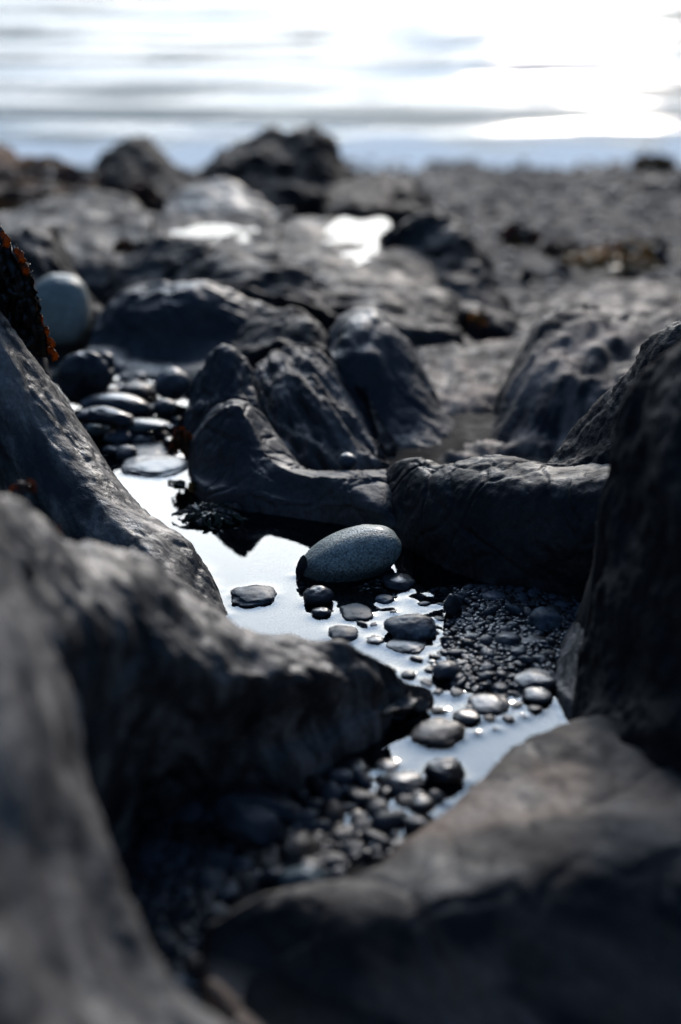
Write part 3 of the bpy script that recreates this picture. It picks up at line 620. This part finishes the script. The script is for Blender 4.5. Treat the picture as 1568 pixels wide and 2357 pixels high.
stone('rounded wet stone behind the heap, left of the dark knob', 395, 890, 84, 70, P_BLUE, sink=.25, seed=59, z=.008)
stone('tilted blue black slab of stone leaning behind the heap', 190, 875, 120, 110, P_DARK, sink=.25, seed=60, z=.01, roll=32, depth=.6)
stone('wet brown pebble resting in the saddle of the heap', 310, 905, 80, 40, P_BROWN, sink=.3, seed=62, z=.006)
stone('small blue pebble at the back of the heap', 240, 835, 44, 40, P_BLUE, sink=.2, seed=63, z=.02)
stone('low dark rock awash across the upper water', 345, 1083, 150, 30, P_DARK, sink=.6, seed=64, lump=.25)
stone('brownish low rock between the heap and the bright water', 330, 1045, 120, 30, P_BROWN, sink=.5, seed=66, lump=.25)
stone('small round pebble peeping over the cracked ridge', 800, 1068, 46, 40, P_BLUE, sink=.0, seed=65, z=.03)

# ------------------------------------------------------------------ pebbles
PROT = []
for i in range(20):
    r_ = np.random.RandomState(i + 300)
    dims = (1, r_.uniform(.55, .95), r_.uniform(.32, .58))
    PROT.append(pebble_mesh('pebble', dims, 300 + i, [P_DARK, P_BLUE, P_BLUE, P_DARK, P_BROWN, P_DARK, P_MOTTLE][i % 7], .34, 3, .26 if i % 3 else .1, 2.3))
def inpoly(px, py, poly):
    c = False; j = len(poly) - 1
    for i in range(len(poly)):
        xi, yi = poly[i]; xj, yj = poly[j]
        if (yi > py) != (yj > py) and px < (xj - xi) * (py - yi) / (yj - yi) + xi: c = not c
        j = i
    return c
placed = [(o.location.x, o.location.y, max(o.dimensions.x, o.dimensions.y) * .42) for o in STONES]
def scatter(poly, n, rmin, rmax, z, label, group, tries=60, gap=.78, pw=2.0, zfun=None):
    x0, x1 = min(p[0] for p in poly), max(p[0] for p in poly); y0, y1 = min(p[1] for p in poly), max(p[1] for p in poly)
    k = 0
    radii = sorted([rmin + (rmax - rmin) * random.random() ** pw for _ in range(n)], reverse=True)
    for r in radii:
        for _ in range(tries):
            px, py = random.uniform(x0, x1), random.uniform(y0, y1)
            if not inpoly(px, py, poly): continue
            p = G(px, py, z)
            if any((p[0] - a) ** 2 + (p[1] - b) ** 2 < (gap * (r + c)) ** 2 for a, b, c in placed): continue
            placed.append((p[0], p[1], r)); k += 1
            o = bpy.data.objects.new('pebble', random.choice(PROT)); C.objects.link(o)
            zz = float(zfun(p[0], p[1])) if zfun else z
            o.location = (p[0], p[1], zz + r * random.uniform(-.05, .35)); o.scale = (r, r, r)
            o.rotation_euler = (random.uniform(-.4, .4), random.uniform(-.4, .4), random.uniform(0, 6.28))
            tag(o, label, 'pebble', group); STONES.append(o); break
    return k
gzf = lambda x, y: ground_z(np.array([x]), np.array([y]))[0]
bankpoly = [(950, 1350), (1060, 1345), (1180, 1355), (1330, 1380), (1345, 1430), (1290, 1490), (1262, 1560), (1250, 1640), (1120, 1640), (1050, 1600), (1015, 1520), (1000, 1450), (950, 1390)]
k1 = scatter(bankpoly, 210, .0028, .0075, 0.0, 'small wet dark pebble packed in the gravel bank right of the speckled stone', 'pebbles of the gravel bank', gap=.7, zfun=lambda x, y: max(gzf(x, y), -.004))
frontpoly = [(720, 1790), (790, 1765), (900, 1800), (1010, 1830), (1000, 1860), (900, 1955), (750, 2035), (560, 2065), (500, 2120), (470, 2350), (380, 2300), (320, 2100), (300, 1960), (345, 1890), (500, 1845), (610, 1845)]
k2 = scatter(frontpoly, 170, .0045, .0115, 0.004, 'small wet pebble glinting in the dark front gravel between the foreground rocks', 'pebbles of the front gravel', gap=.7, zfun=lambda x, y: max(gzf(x, y), .0))
headpoly = [(190, 870), (300, 850), (420, 900), (430, 960), (400, 1040), (260, 1050), (200, 990)]
k3 = scatter(headpoly, 26, .006, .016, 0.004, 'small dark pebble in the blurred heap at the head of the pool', 'pebbles at the head of the pool', gap=.7)
print('pebbles', k1, k2, k3)
# scattered pebbles in the open water
for px, py, wp in [(918, 1652, 36), (1005, 1640, 40), (1170, 1658, 34), (1150, 1608, 40), (960, 1520, 34), (1000, 1515, 30), (1012, 1506, 22), (835, 1440, 30),
                   (940, 1558, 40), (985, 1575, 44), (1008, 1595, 26), (1052, 1598, 40), (1100, 1690, 18), (1232, 1634, 40), (962, 1590, 30), (1070, 1560, 50), (1095, 1610, 30), (1045, 1575, 30),
                   (1020, 1640, 24), (1060, 1668, 40), (1125, 1655, 44), (1190, 1625, 36), (1205, 1650, 22), (905, 1545, 22), (925, 1575, 20), (955, 1640, 16), (1140, 1680, 16), (1090, 1635, 44), (990, 1545, 30), (945, 1425, 20), (905, 1410, 18), (860, 1440, 20), (975, 1392, 30), (1010, 1425, 36), (1028, 1478, 40), (1060, 1525, 34), (1085, 1500, 30)]:
    r = wp * .5 * np.linalg.norm(G(px, py) - np.array((0, 0, CAM_H))) / FPX
    o = bpy.data.objects.new('pebble', random.choice(PROT)); C.objects.link(o); p = G(px, py)
    o.location = (p[0], p[1], r * random.uniform(-.12, .16)); o.scale = (r, r, r * .9); o.rotation_euler = (0, random.uniform(-.2, .2), random.uniform(0, 6.28))
    tag(o, 'flat dark pebble just breaking the bright water beside the gravel bank', 'pebble', 'pebbles awash in the bright water'); STONES.append(o)
    placed.append((p[0], p[1], r))

# fine gravel nobody could count: one object, many small stones
bmg = []
def gravel(poly, n, rmin, rmax, zf, z):
    x0, x1 = min(p[0] for p in poly), max(p[0] for p in poly); y0, y1 = min(p[1] for p in poly), max(p[1] for p in poly)
    while n > 0:
        px, py = random.uniform(x0, x1), random.uniform(y0, y1)
        if inpoly(px, py, poly):
            p = G(px, py, z); bmg.append((p[0], p[1], zf(p[0], p[1]), random.uniform(rmin, rmax))); n -= 1
big = lambda P, s: [(sum(q[0] for q in P) / len(P) + (a - sum(q[0] for q in P) / len(P)) * s, sum(q[1] for q in P) / len(P) + (b - sum(q[1] for q in P) / len(P)) * s) for a, b in P]
gravel(big(bankpoly, 1.08), 1500, .0014, .0032, gzf, -.002)
gravel([(600, 1240), (900, 1290), (1000, 1500), (1000, 1700), (900, 1700), (560, 1350)], 1100, .003, .008, gzf, -.02)
gravel(big(frontpoly, 1.1), 1100, .002, .005, gzf, 0.0)
gravel([(180, 860), (430, 860), (430, 1080), (200, 1060)], 500, .003, .008, gzf, 0.0)
base_bm = bmesh.new(); bmesh.ops.create_icosphere(base_bm, subdivisions=2, radius=1)
bv = np.array([v.co[:] for v in base_bm.verts]); bf = np.array([[v.index for v in f.verts] for f in base_bm.faces]); base_bm.free()
GV, GF = [], []
for i, (x, y, z, r) in enumerate(bmg):
    v = bv * (1 + .18 * fbm(bv * 1.2 + i * 1.7, 1, i % 50)[:, None]) * np.array((1, random.uniform(.6, 1), random.uniform(.45, .8))) * r
    a = random.uniform(0, 6.28); c, s = math.cos(a), math.sin(a); b = random.uniform(-.5, .5); cb, sb = math.cos(b), math.sin(b)
    v = np.stack([v[:, 0] * cb + v[:, 2] * sb, v[:, 1], -v[:, 0] * sb + v[:, 2] * cb], 1)
    v = np.stack([v[:, 0] * c - v[:, 1] * s, v[:, 0] * s + v[:, 1] * c, v[:, 2]], 1) + np.array((x, y, z + r * .3))
    GF.append(bf + i * len(bv)); GV.append(v)
GV = np.concatenate(GV); GF = np.concatenate(GF).tolist()
gm, gt, gp = newmat('wet_fine_gravel'); gn = nn(gt, 'ShaderNodeTexNoise', i_Scale=140, i_Detail=3); gtc = nn(gt, 'ShaderNodeTexCoord'); gt.links.new(gtc.outputs['Object'], gn.inputs['Vector'])
gr_ = ramp(gt, [(.35, (.006, .008, .010)), (.58, (.020, .022, .026)), (.74, (.07, .07, .075))]); gt.links.new(gn.outputs['Fac'], gr_.inputs[0]); gt.links.new(gr_.outputs[0], gp.inputs['Base Color']); gp.inputs['Roughness'].default_value = .28; gp.inputs['Coat Weight'].default_value = .3; gp.inputs['Specular IOR Level'].default_value = .4
go = link_mesh('gravel', GV, GF, gm); tag(go, 'fine wet dark gravel between the pebbles', 'gravel', kind='stuff')

# ------------------------------------------------------------------ water
def water_mat(name, rough=.0, tint=(.55, .62, .66), bump=0.0):
    m, t, p = newmat(name); t.nodes.remove(p); L = t.links.new
    tr = nn(t, 'ShaderNodeBsdfTransparent'); tr.inputs[0].default_value = (*tint, 1)
    gl = nn(t, 'ShaderNodeBsdfGlossy'); gl.inputs['Roughness'].default_value = rough; gl.inputs[0].default_value = (1, 1, 1, 1)
    fr = nn(t, 'ShaderNodeFresnel'); fr.inputs[0].default_value = 1.333
    mx = nn(t, 'ShaderNodeMixShader'); L(fr.outputs[0], mx.inputs[0]); L(tr.outputs[0], mx.inputs[1]); L(gl.outputs[0], mx.inputs[2])
    L(mx.outputs[0], t.nodes['Material Output'].inputs[0])
    return m
POOL = water_mat('pool_water', .015)
bpy.context.view_layer.update()
allV, allF, off = [], [], 0
for V, F in BVHS:
    if V[:, 1].min() > 1.75: continue
    allV.append(V); allF += [[i + off for i in f] for f in F]; off += len(V)
for o in STONES:
    if o.location.y > 1.75: continue
    M = np.array(o.matrix_world); v = np.array([q.co[:] for q in o.data.vertices]) @ M[:3, :3].T + M[:3, 3]
    allV.append(v); allF += [[i + off for i in f.vertices] for f in o.data.polygons]; off += len(v)
bvh = BVHTree.FromPolygons(np.concatenate(allV).tolist(), allF)
step = .0022
wx = np.arange(-.34, .34, step); wy = np.arange(.60, 1.66, step)
X, Y = np.meshgrid(wx, wy)
solid = np.zeros(X.shape, bool)
for j in range(X.shape[0]):
    for i in range(X.shape[1]):
        h = bvh.ray_cast(Vector((wx[i], wy[j], .6)), Vector((0, 0, -1)), 1.0)
        if h[0] is not None and h[0].z > -.0004: solid[j, i] = True
# two-pass chamfer distance to the nearest thing that breaks the surface
D = np.where(solid, 0.0, 1.0)
for _ in range(9):
    for dx, dy, c in ((1, 0, step), (-1, 0, step), (0, 1, step), (0, -1, step), (1, 1, step * 1.414), (-1, -1, step * 1.414), (1, -1, step * 1.414), (-1, 1, step * 1.414)):
        D = np.minimum(D, np.roll(np.roll(D, dy, 0), dx, 1) + c)
men = .0010 * np.exp(-D / .0035)
for _ in range(2):
    men = (men + np.roll(men, 1, 0) + np.roll(men, -1, 0) + np.roll(men, 1, 1) + np.roll(men, -1, 1)) / 5
rip = .00012 * fbm(np.stack([X * 10, Y * 4, X * 0], -1), 2, 77)
Z = men + rip
V = np.stack([X, Y, Z], -1).reshape(-1, 3); nx, ny = len(wx), len(wy)
a = (np.arange(ny - 1)[:, None] * nx + np.arange(nx - 1)[None]).ravel(); F = np.stack([a, a + 1, a + nx + 1, a + nx], 1)
F = F[~((V[a, 0] > -.13) & (V[a, 1] > 1.215 + .25 * np.clip(-.07 - V[a, 0], 0, 1)))].tolist()      # ends inside the ridge
po = link_mesh('pool_water', V, F, POOL); tag(po, kind='structure')

def puddle(pts, z, mat, name='rock_pool_water'):
    P = np.array([G(px, py, z) for px, py in pts]); P = np.concatenate([P, P[:1]]); Q = cr_interp(P, 49)[:-1]
    c = Q.mean(0); V = [c]; F = []; flipw = np.sum(Q[:, 0] * np.roll(Q[:, 1], -1) - Q[:, 1] * np.roll(Q[:, 0], -1)) < 0
    for i in range(48): V.append(Q[i]); F.append([0, 1 + (i + 1) % 48, 1 + i] if flipw else [0, 1 + i, 1 + (i + 1) % 48])
    o = link_mesh(name, V, F, mat); tag(o, kind='structure'); return o

# ------------------------------------------------------------------ sea
SEA_Z = -.38
sm, st, sp = newmat('sea_water'); sp.inputs['Base Color'].default_value = (.13, .22, .28, 1); sp.inputs['Roughness'].default_value = .12; sp.inputs['IOR'].default_value = 1.333; sp.inputs['Specular IOR Level'].default_value = .06
sn = nn(st, 'ShaderNodeTexNoise', i_Scale=9, i_Detail=4); stc = nn(st, 'ShaderNodeTexCoord'); smp = nn(st, 'ShaderNodeMapping'); smp.inputs['Scale'].default_value = (.5, 1.2, 1)
st.links.new(stc.outputs['Object'], smp.inputs[0]); st.links.new(smp.outputs[0], sn.inputs['Vector'])
sb = nn(st, 'ShaderNodeBump', i_Strength=.4, i_Distance=.008); st.links.new(sn.outputs['Fac'], sb.inputs['Height']); st.links.new(sb.outputs[0], sp.inputs['Normal'])
def sea_z(X, Y):
    P3 = np.stack([X * .8, Y * 1.3, X * 0], -1)
    z = SEA_Z + .013 * fbm(P3, 4, 201) * np.clip((Y - 5) / 3, 0, 1) * np.clip((300 - Y) / 200, 0, 1)
    def crest(y0, s, a, fx, sd):
        yy = y0 + .8 * noise3(np.stack([X * .45, X * 0, X * 0], -1), sd)
        aa = a * np.clip(.55 + 1.1 * noise3(np.stack([X * fx, X * 0 + 3, X * 0], -1), sd + 1), .0, 1.6)
        d = (Y - yy) / s
        return aa * np.exp(-np.where(d < 0, (d / .6) ** 2, (d / 1.5) ** 2))
    return z + crest(8.75, .42, .10, .45, 210) + crest(10.6, .34, .09, .5, 220) + crest(6.35, .12, .04, .9, 230) + crest(13.3, .45, .10, .4, 250) + crest(16.0, .6, .16, .3, 240) + crest(9.9, .25, .05, 1.1, 260) + crest(12.0, .3, .06, .9, 270) + crest(7.6, .22, .035, 1.3, 280)
sx = np.unique(np.concatenate([np.linspace(-2000, -12, 20), np.linspace(-12, 12, 260), np.linspace(12, 2000, 20)]))
sy = np.unique(np.concatenate([np.linspace(4.6, 20, 300), 20 * (200 ** np.linspace(0, 1, 80))]))
sV, sF, sea = grid_mesh('sea_water', sx, sy, sea_z, sm); tag(sea, kind='structure')
# spent foam lies on the last metre of water
L_ = st.links.new
fs = nn(st, 'ShaderNodeSeparateXYZ'); L_(stc.outputs['Object'], fs.inputs[0])
fm = nn(st, 'ShaderNodeMapRange'); fm.inputs['From Min'].default_value = 5.7; fm.inputs['From Max'].default_value = 6.6; fm.inputs['To Min'].default_value = .22; fm.inputs['To Max'].default_value = -.12; L_(fs.outputs[1], fm.inputs[0])
fmp = nn(st, 'ShaderNodeMapping'); fmp.inputs['Scale'].default_value = (1, 3, 1); L_(stc.outputs['Object'], fmp.inputs[0])
fn = nn(st, 'ShaderNodeTexNoise', i_Scale=2.2, i_Detail=6, i_Roughness=.65); L_(fmp.outputs[0], fn.inputs['Vector'])
fa = nn(st, 'ShaderNodeMath', operation='ADD'); L_(fn.outputs['Fac'], fa.inputs[0]); L_(fm.outputs[0], fa.inputs[1])
fr_ = nn(st, 'ShaderNodeMapRange'); fr_.inputs['From Min'].default_value = .5; fr_.inputs['From Max'].default_value = .62; L_(fa.outputs[0], fr_.inputs[0])
fd = nn(st, 'ShaderNodeBsdfDiffuse'); fd.inputs[0].default_value = (.80, .90, .95, 1); fx = nn(st, 'ShaderNodeMixShader')
L_(fr_.outputs[0], fx.inputs[0]); L_(sp.outputs[0], fx.inputs[1]); L_(fd.outputs[0], fx.inputs[2]); L_(fx.outputs[0], st.nodes['Material Output'].inputs[0])

WET = water_mat('rock_pool_water', .16)
puddle([(385, 512), (430, 503), (500, 512), (560, 505), (605, 520), (600, 548), (555, 556), (520, 548), (480, 572), (440, 560), (400, 545)], .0135, WET)
puddle([(735, 548), (760, 520), (790, 500), (830, 508), (880, 500), (900, 520), (872, 545), (868, 580), (830, 606), (790, 600), (760, 575)], .0095, WET)

# ------------------------------------------------------------------ seaweed
def weed_mat(name, col, trans, rough=.35, tw=.5):
    m, t, p = newmat(name); L = t.links.new
    n = nn(t, 'ShaderNodeTexNoise', i_Scale=120, i_Detail=3); c = nn(t, 'ShaderNodeTexCoord'); L(c.outputs['Object'], n.inputs['Vector'])
    rr = ramp(t, [(.35, tuple(v * .5 for v in col)), (.65, tuple(v * 1.4 for v in col))]); L(n.outputs['Fac'], rr.inputs[0]); L(rr.outputs[0], p.inputs['Base Color'])
    p.inputs['Roughness'].default_value = rough
    tl = nn(t, 'ShaderNodeBsdfTranslucent'); tl.inputs[0].default_value = (*trans, 1); mx = nn(t, 'ShaderNodeMixShader'); mx.inputs[0].default_value = tw
    L(p.outputs[0], mx.inputs[1]); L(tl.outputs[0], mx.inputs[2]); L(mx.outputs[0], t.nodes['Material Output'].inputs[0])
    return m
WD_BLACK = weed_mat('black_wrack', (.006, .005, .004), (.02, .01, .004), .4, .1)
WD_ORANGE = weed_mat('orange_wrack', (.10, .045, .012), (.36, .15, .02), .35, .55)
WD_BROWN = weed_mat('brown_wrack', (.07, .032, .012), (.32, .13, .025), .4, .35)
WD_GREEN = weed_mat('dark_green_weed', (.02, .03, .012), (.10, .16, .03), .22, .3)
WD_STRAW = weed_mat('yellow_wrack', (.28, .17, .04), (.7, .42, .08), .4, .4)
def frond(path, width, seed, ruffle=.35, n=26, side=None, thick=.0005):
    P = cr_interp(np.array(path), n); T = np.gradient(P, axis=0); T /= np.linalg.norm(T, axis=1, keepdims=True) + 1e-9
    up = np.array(side if side is not None else (0, -.5, 1.0)); B = np.cross(T, up); B /= np.linalg.norm(B, axis=1, keepdims=True) + 1e-9
    Nn = np.cross(B, T); m = 7; t = np.linspace(0, 1, n); w = width * (np.sin(np.pi * np.clip(t * .86 + .1, 0, 1)) ** .6) * (1 + .35 * noise3(np.stack([t * 9, t * 0 + seed, t * 0], -1), seed))
    V = []
    for sgn in (1, -1):
        for j in range(m):
            q = (j / (m - 1) - .5) * 2
            wob = ruffle * width * abs(q) ** 1.5 * noise3(np.stack([t * 7, t * 0 + q * 1.3 + seed, t * 0 + 5], -1), seed + 3) * 1.8
            V.append(P + B * (q * w / 2)[:, None] + Nn * (wob + sgn * thick)[:, None])
    V = np.stack(V, 1); F = []; M2_ = 2 * m
    for i in range(n - 1):
        for j in range(m - 1):
            a = i * M2_ + j; F.append([a, a + 1, a + M2_ + 1, a + M2_])
            a = i * M2_ + m + j; F.append([a + 1, a, a + M2_, a + M2_ + 1])
        for a, b in ((0, m), (m - 1, 2 * m - 1)):
            F.append([i * M2_ + a, i * M2_ + b, (i + 1) * M2_ + b, (i + 1) * M2_ + a])
    for i in (0, n - 1):
        for j in range(m - 1):
            a = i * M2_ + j; F.append([a, a + 1, a + m + 1, a + m])
    return V.reshape(-1, 3), F
def join(parts):
    V, F, o = [], [], 0
    for v, f in parts:
        V.append(v); F += [[i + o for i in q] for q in f]; o += len(v)
    return np.concatenate(V), F
def weed_pile(label, px, py, wpx, hpx, z, mats, n=22, seed=1, fw=.16, flat=.5, Y=None, cat='seaweed'):
    """a heap of curled fronds; its foot at (px, py + hpx/2)"""
    b = W(px, py + hpx * .5, Y) if Y else G(px, py + hpx * .5, z); rr = np.random.RandomState(seed)
    u = np.linalg.norm(b - np.array((0, 0, CAM_H))) / FPX; R0 = wpx * u / 2; Hh = hpx * u * flat
    root = bpy.data.objects.new('seaweed_clump', None); C.objects.link(root); root.location = b; tag(root, label, cat)
    for mi, (mat, k) in enumerate(mats):
        parts = []
        for i in range(k):
            a = rr.uniform(0, 6.28); r0 = R0 * rr.uniform(0, .55); c = np.array((math.cos(a) * r0, math.sin(a) * r0 * .7, Hh * rr.uniform(0, .6)))
            d = rr.uniform(0, 6.28); L0 = R0 * rr.uniform(.35, .7); dirv = np.array((math.cos(d), math.sin(d) * .8, 0))
            path = [c, c + dirv * L0 * .4 + np.array((0, 0, Hh * rr.uniform(.1, .6))), c + dirv * L0 * .8 + np.array((rr.uniform(-.1, .1) * R0, 0, Hh * rr.uniform(-.1, .3))), c + dirv * L0 + np.array((0, 0, -Hh * .2))]
            path = [np.array((q[0], q[1], max(q[2], -.002))) for q in path]
            parts.append(frond(path, R0 * fw * rr.uniform(.7, 1.4), seed * 50 + i + mi * 17, n=16))
        v, f = join(parts); link_mesh('frond', v, f, mat, parent=root)
    return root
# the hanging black wrack at the left edge, on its own small rock
rock('black weedy rock edge under the hanging seaweed on the left', [
    [(-120, 980, 1.20), (-20, 980, 1.20), (60, 980, 1.20), (120, 980, 1.20)],
    [(-120, 760, 1.215), (-20, 780, 1.215), (45, 830, 1.21), (95, 890, 1.205)],
    [(-120, 520, 1.26), (-20, 540, 1.26), (30, 620, 1.25), (70, 720, 1.24), (112, 850, 1.225)]], BLACK, nu=70, nv=60, amp=.004, freq=22, seed=141, back=(.02, .06))
root = bpy.data.objects.new('seaweed_clump', None); C.objects.link(root); root.location = W(40, 680, 1.2)
tag(root, 'black hanging seaweed with orange frilled edges at the left edge of the photo', 'seaweed')
rl = np.array(root.location)
for i in range(26):
    f = i / 25; x0 = -60 + 120 * random.random(); y0 = 520 + 120 * random.random() + max(0, x0) * 1.2
    ln = random.uniform(.5, 1.0); yd = 1.225 + random.uniform(-.035, .0)
    path = [W(x0, y0, yd + .02), W(x0 + 22 * ln, y0 + 70 * ln, yd - .005), W(x0 + 45 * ln, y0 + 140 * ln, yd - .012), W(min(x0 + 62 * ln, 118), min(y0 + 210 * ln, 822), yd - .008)]
    v, fc = frond(path, .016 * random.uniform(.7, 1.4), 400 + i, ruffle=.5, side=(0, -1, .2)); link_mesh('frond', v - rl, fc, WD_BLACK, parent=root)
for i, (a, b_) in enumerate([((2, 535), (14, 572)), ((34, 572), (50, 612)), ((44, 600), (56, 640)), ((58, 650), (64, 690)), ((66, 690), (76, 725)), ((76, 716), (92, 752)), ((92, 748), (104, 775)), ((104, 778), (118, 800)), ((108, 802), (128, 828)), ((60, 630), (66, 668))]):
    m_ = ((a[0] + b_[0]) / 2 + 7, (a[1] + b_[1]) / 2)
    v, fc = frond([W(*a, 1.195), W(*m_, 1.19), W(*b_, 1.195)], .0068, 450 + i, ruffle=.8, side=(0, -1, .2)); link_mesh('frond', v - rl, fc, WD_ORANGE, parent=root)

weed_pile('small orange seaweed tuft in the cleft between the left rocks', 60, 1108, 70, 50, 0, [(WD_ORANGE, 9), (WD_BROWN, 6)], seed=3, Y=.86, fw=.3)
weed_pile('dark orange seaweed strand lower in the cleft between the left rocks', 112, 1205, 60, 60, 0, [(WD_BROWN, 8), (WD_ORANGE, 3)], seed=4, Y=.84, fw=.3)
weed_pile('bright orange seaweed tuft at the left foot of the cracked rock', 418, 1015, 70, 60, .0, [(WD_ORANGE, 20), (WD_BROWN, 8)], seed=5, fw=.26, flat=1.0, Y=1.285)
weed_pile('dark wet seaweed mat hugging the waterline under the cracked rock', 490, 1150, 170, 80, .001, [(WD_GREEN, 40), (WD_BLACK, 40)], seed=6, fw=.12, flat=.3)
weed_pile('small green seaweed scraps floating at the edge of the bright water', 408, 1104, 70, 18, .001, [(WD_GREEN, 12)], seed=7, fw=.3, flat=.2)
weed_pile('yellow green seaweed leaf standing at the waterline', 443, 1118, 26, 30, .001, [(WD_STRAW, 3), (WD_GREEN, 3)], seed=8, fw=.6, flat=.9)
weed_pile('tiny black weed sprig at the left tip of the speckled stone', 690, 1336, 24, 18, .001, [(WD_BLACK, 8)], seed=9, fw=.12, flat=1.0)
gz = lambda px, py, z: z
for lab, px, py, w_, h_, z, mats, sd in [
    ('orange seaweed patch on the rock in front of the flat blue black rock', 618, 500, 50, 26, .0, [(WD_ORANGE, 14)], 11),
    ('rust red seaweed tuft on the streaky slab at far left', 285, 562, 56, 40, .03, [(WD_ORANGE, 10), (WD_BROWN, 12)], 12),
    ('brown seaweed hanging below the rounded far boulder', 330, 440, 90, 50, -.1, [(WD_BROWN, 20), (WD_ORANGE, 4)], 13),
    ('brown seaweed heap on the shingle nearest the grey block', 1195, 540, 110, 50, -.10, [(WD_BROWN, 24), (WD_BLACK, 12), (WD_STRAW, 3)], 14),
    ('dark seaweed heap with orange bits in the middle of the shingle', 1290, 572, 110, 34, -.12, [(WD_BROWN, 20), (WD_BLACK, 12), (WD_ORANGE, 8)], 15),
    ('wide dark seaweed heap with yellow edges at the right of the shingle', 1470, 572, 190, 44, -.12, [(WD_BLACK, 26), (WD_BROWN, 14), (WD_ORANGE, 8), (WD_STRAW, 10)], 16),
    ('yellow green seaweed scatter below the wide dark heap', 1400, 598, 230, 20, -.11, [(WD_STRAW, 26)], 17),
    ('small green black seaweed tuft alone on pale shingle', 1215, 632, 70, 40, -.09, [(WD_GREEN, 14), (WD_BLACK, 8)], 18),
    ('tan seaweed scrap beside the low pale worn rock', 1100, 728, 60, 44, -.04, [(WD_STRAW, 8), (WD_BROWN, 10)], 19),
    ('orange seaweed scrap at the right edge above the pitted rock', 1556, 690, 50, 26, -.08, [(WD_ORANGE, 10), (WD_BROWN, 4)], 20),
    ('yellow brown seaweed mound at the water edge on the right', 1505, 372, 120, 36, -.35, [(WD_STRAW, 20), (WD_BROWN, 24), (WD_ORANGE, 8)], 21),
    ('dark seaweed line on the upper shingle at the right edge', 1530, 425, 160, 22, -.30, [(WD_BLACK, 26)], 22)]:
    weed_pile(lab, px, py, w_, h_, z, mats, seed=sd, fw=.3, flat=.8)

weed_pile('wide rust brown seaweed blanket over the low far left boulder', 95, 395, 260, 60, 0, [(WD_BROWN, 34), (WD_ORANGE, 22), (WD_BLACK, 20)], seed=23, Y=3.42, fw=.2, flat=.55)
# loose stones nobody could count on the shingle
GV, GF, k = [], [], 0
rs = np.random.RandomState(5)
for i in range(2600):
    x = rs.uniform(-.1, 2.6); y = rs.uniform(1.9, 5.6)
    px, py = to_px((x, y, -.2))
    if px > 1750: continue
    r_ = rs.uniform(.006, .02) * (.6 + .12 * y); z = float(gz2(np.array([x]), np.array([y]))[0])
    a = rs.uniform(0, 6.28); c, s_ = math.cos(a), math.sin(a)
    v = bv * (1 + .2 * fbm(bv * 1.2 + i * 1.7, 1, i % 50)[:, None]) * np.array((1, rs.uniform(.6, 1), rs.uniform(.4, .7))) * r_
    v = np.stack([v[:, 0] * c - v[:, 1] * s_, v[:, 0] * s_ + v[:, 1] * c, v[:, 2]], 1) + np.array((x, y, z + r_ * .2))
    GV.append(v); GF.append(bf + k * len(bv)); k += 1
shm, sht, shp = newmat('shingle_stones'); sgn_ = nn(sht, 'ShaderNodeTexNoise', i_Scale=30, i_Detail=2); stcc = nn(sht, 'ShaderNodeTexCoord'); sht.links.new(stcc.outputs['Object'], sgn_.inputs['Vector'])
srr = ramp(sht, [(.35, (.012, .014, .018)), (.52, (.05, .052, .056)), (.68, (.17, .165, .16))]); sht.links.new(sgn_.outputs['Fac'], srr.inputs[0]); sht.links.new(srr.outputs[0], shp.inputs['Base Color']); shp.inputs['Roughness'].default_value = .6
tag(link_mesh('shingle', np.concatenate(GV), np.concatenate(GF).tolist(), shm), 'loose grey stones strewn over the beach', 'shingle', kind='stuff')
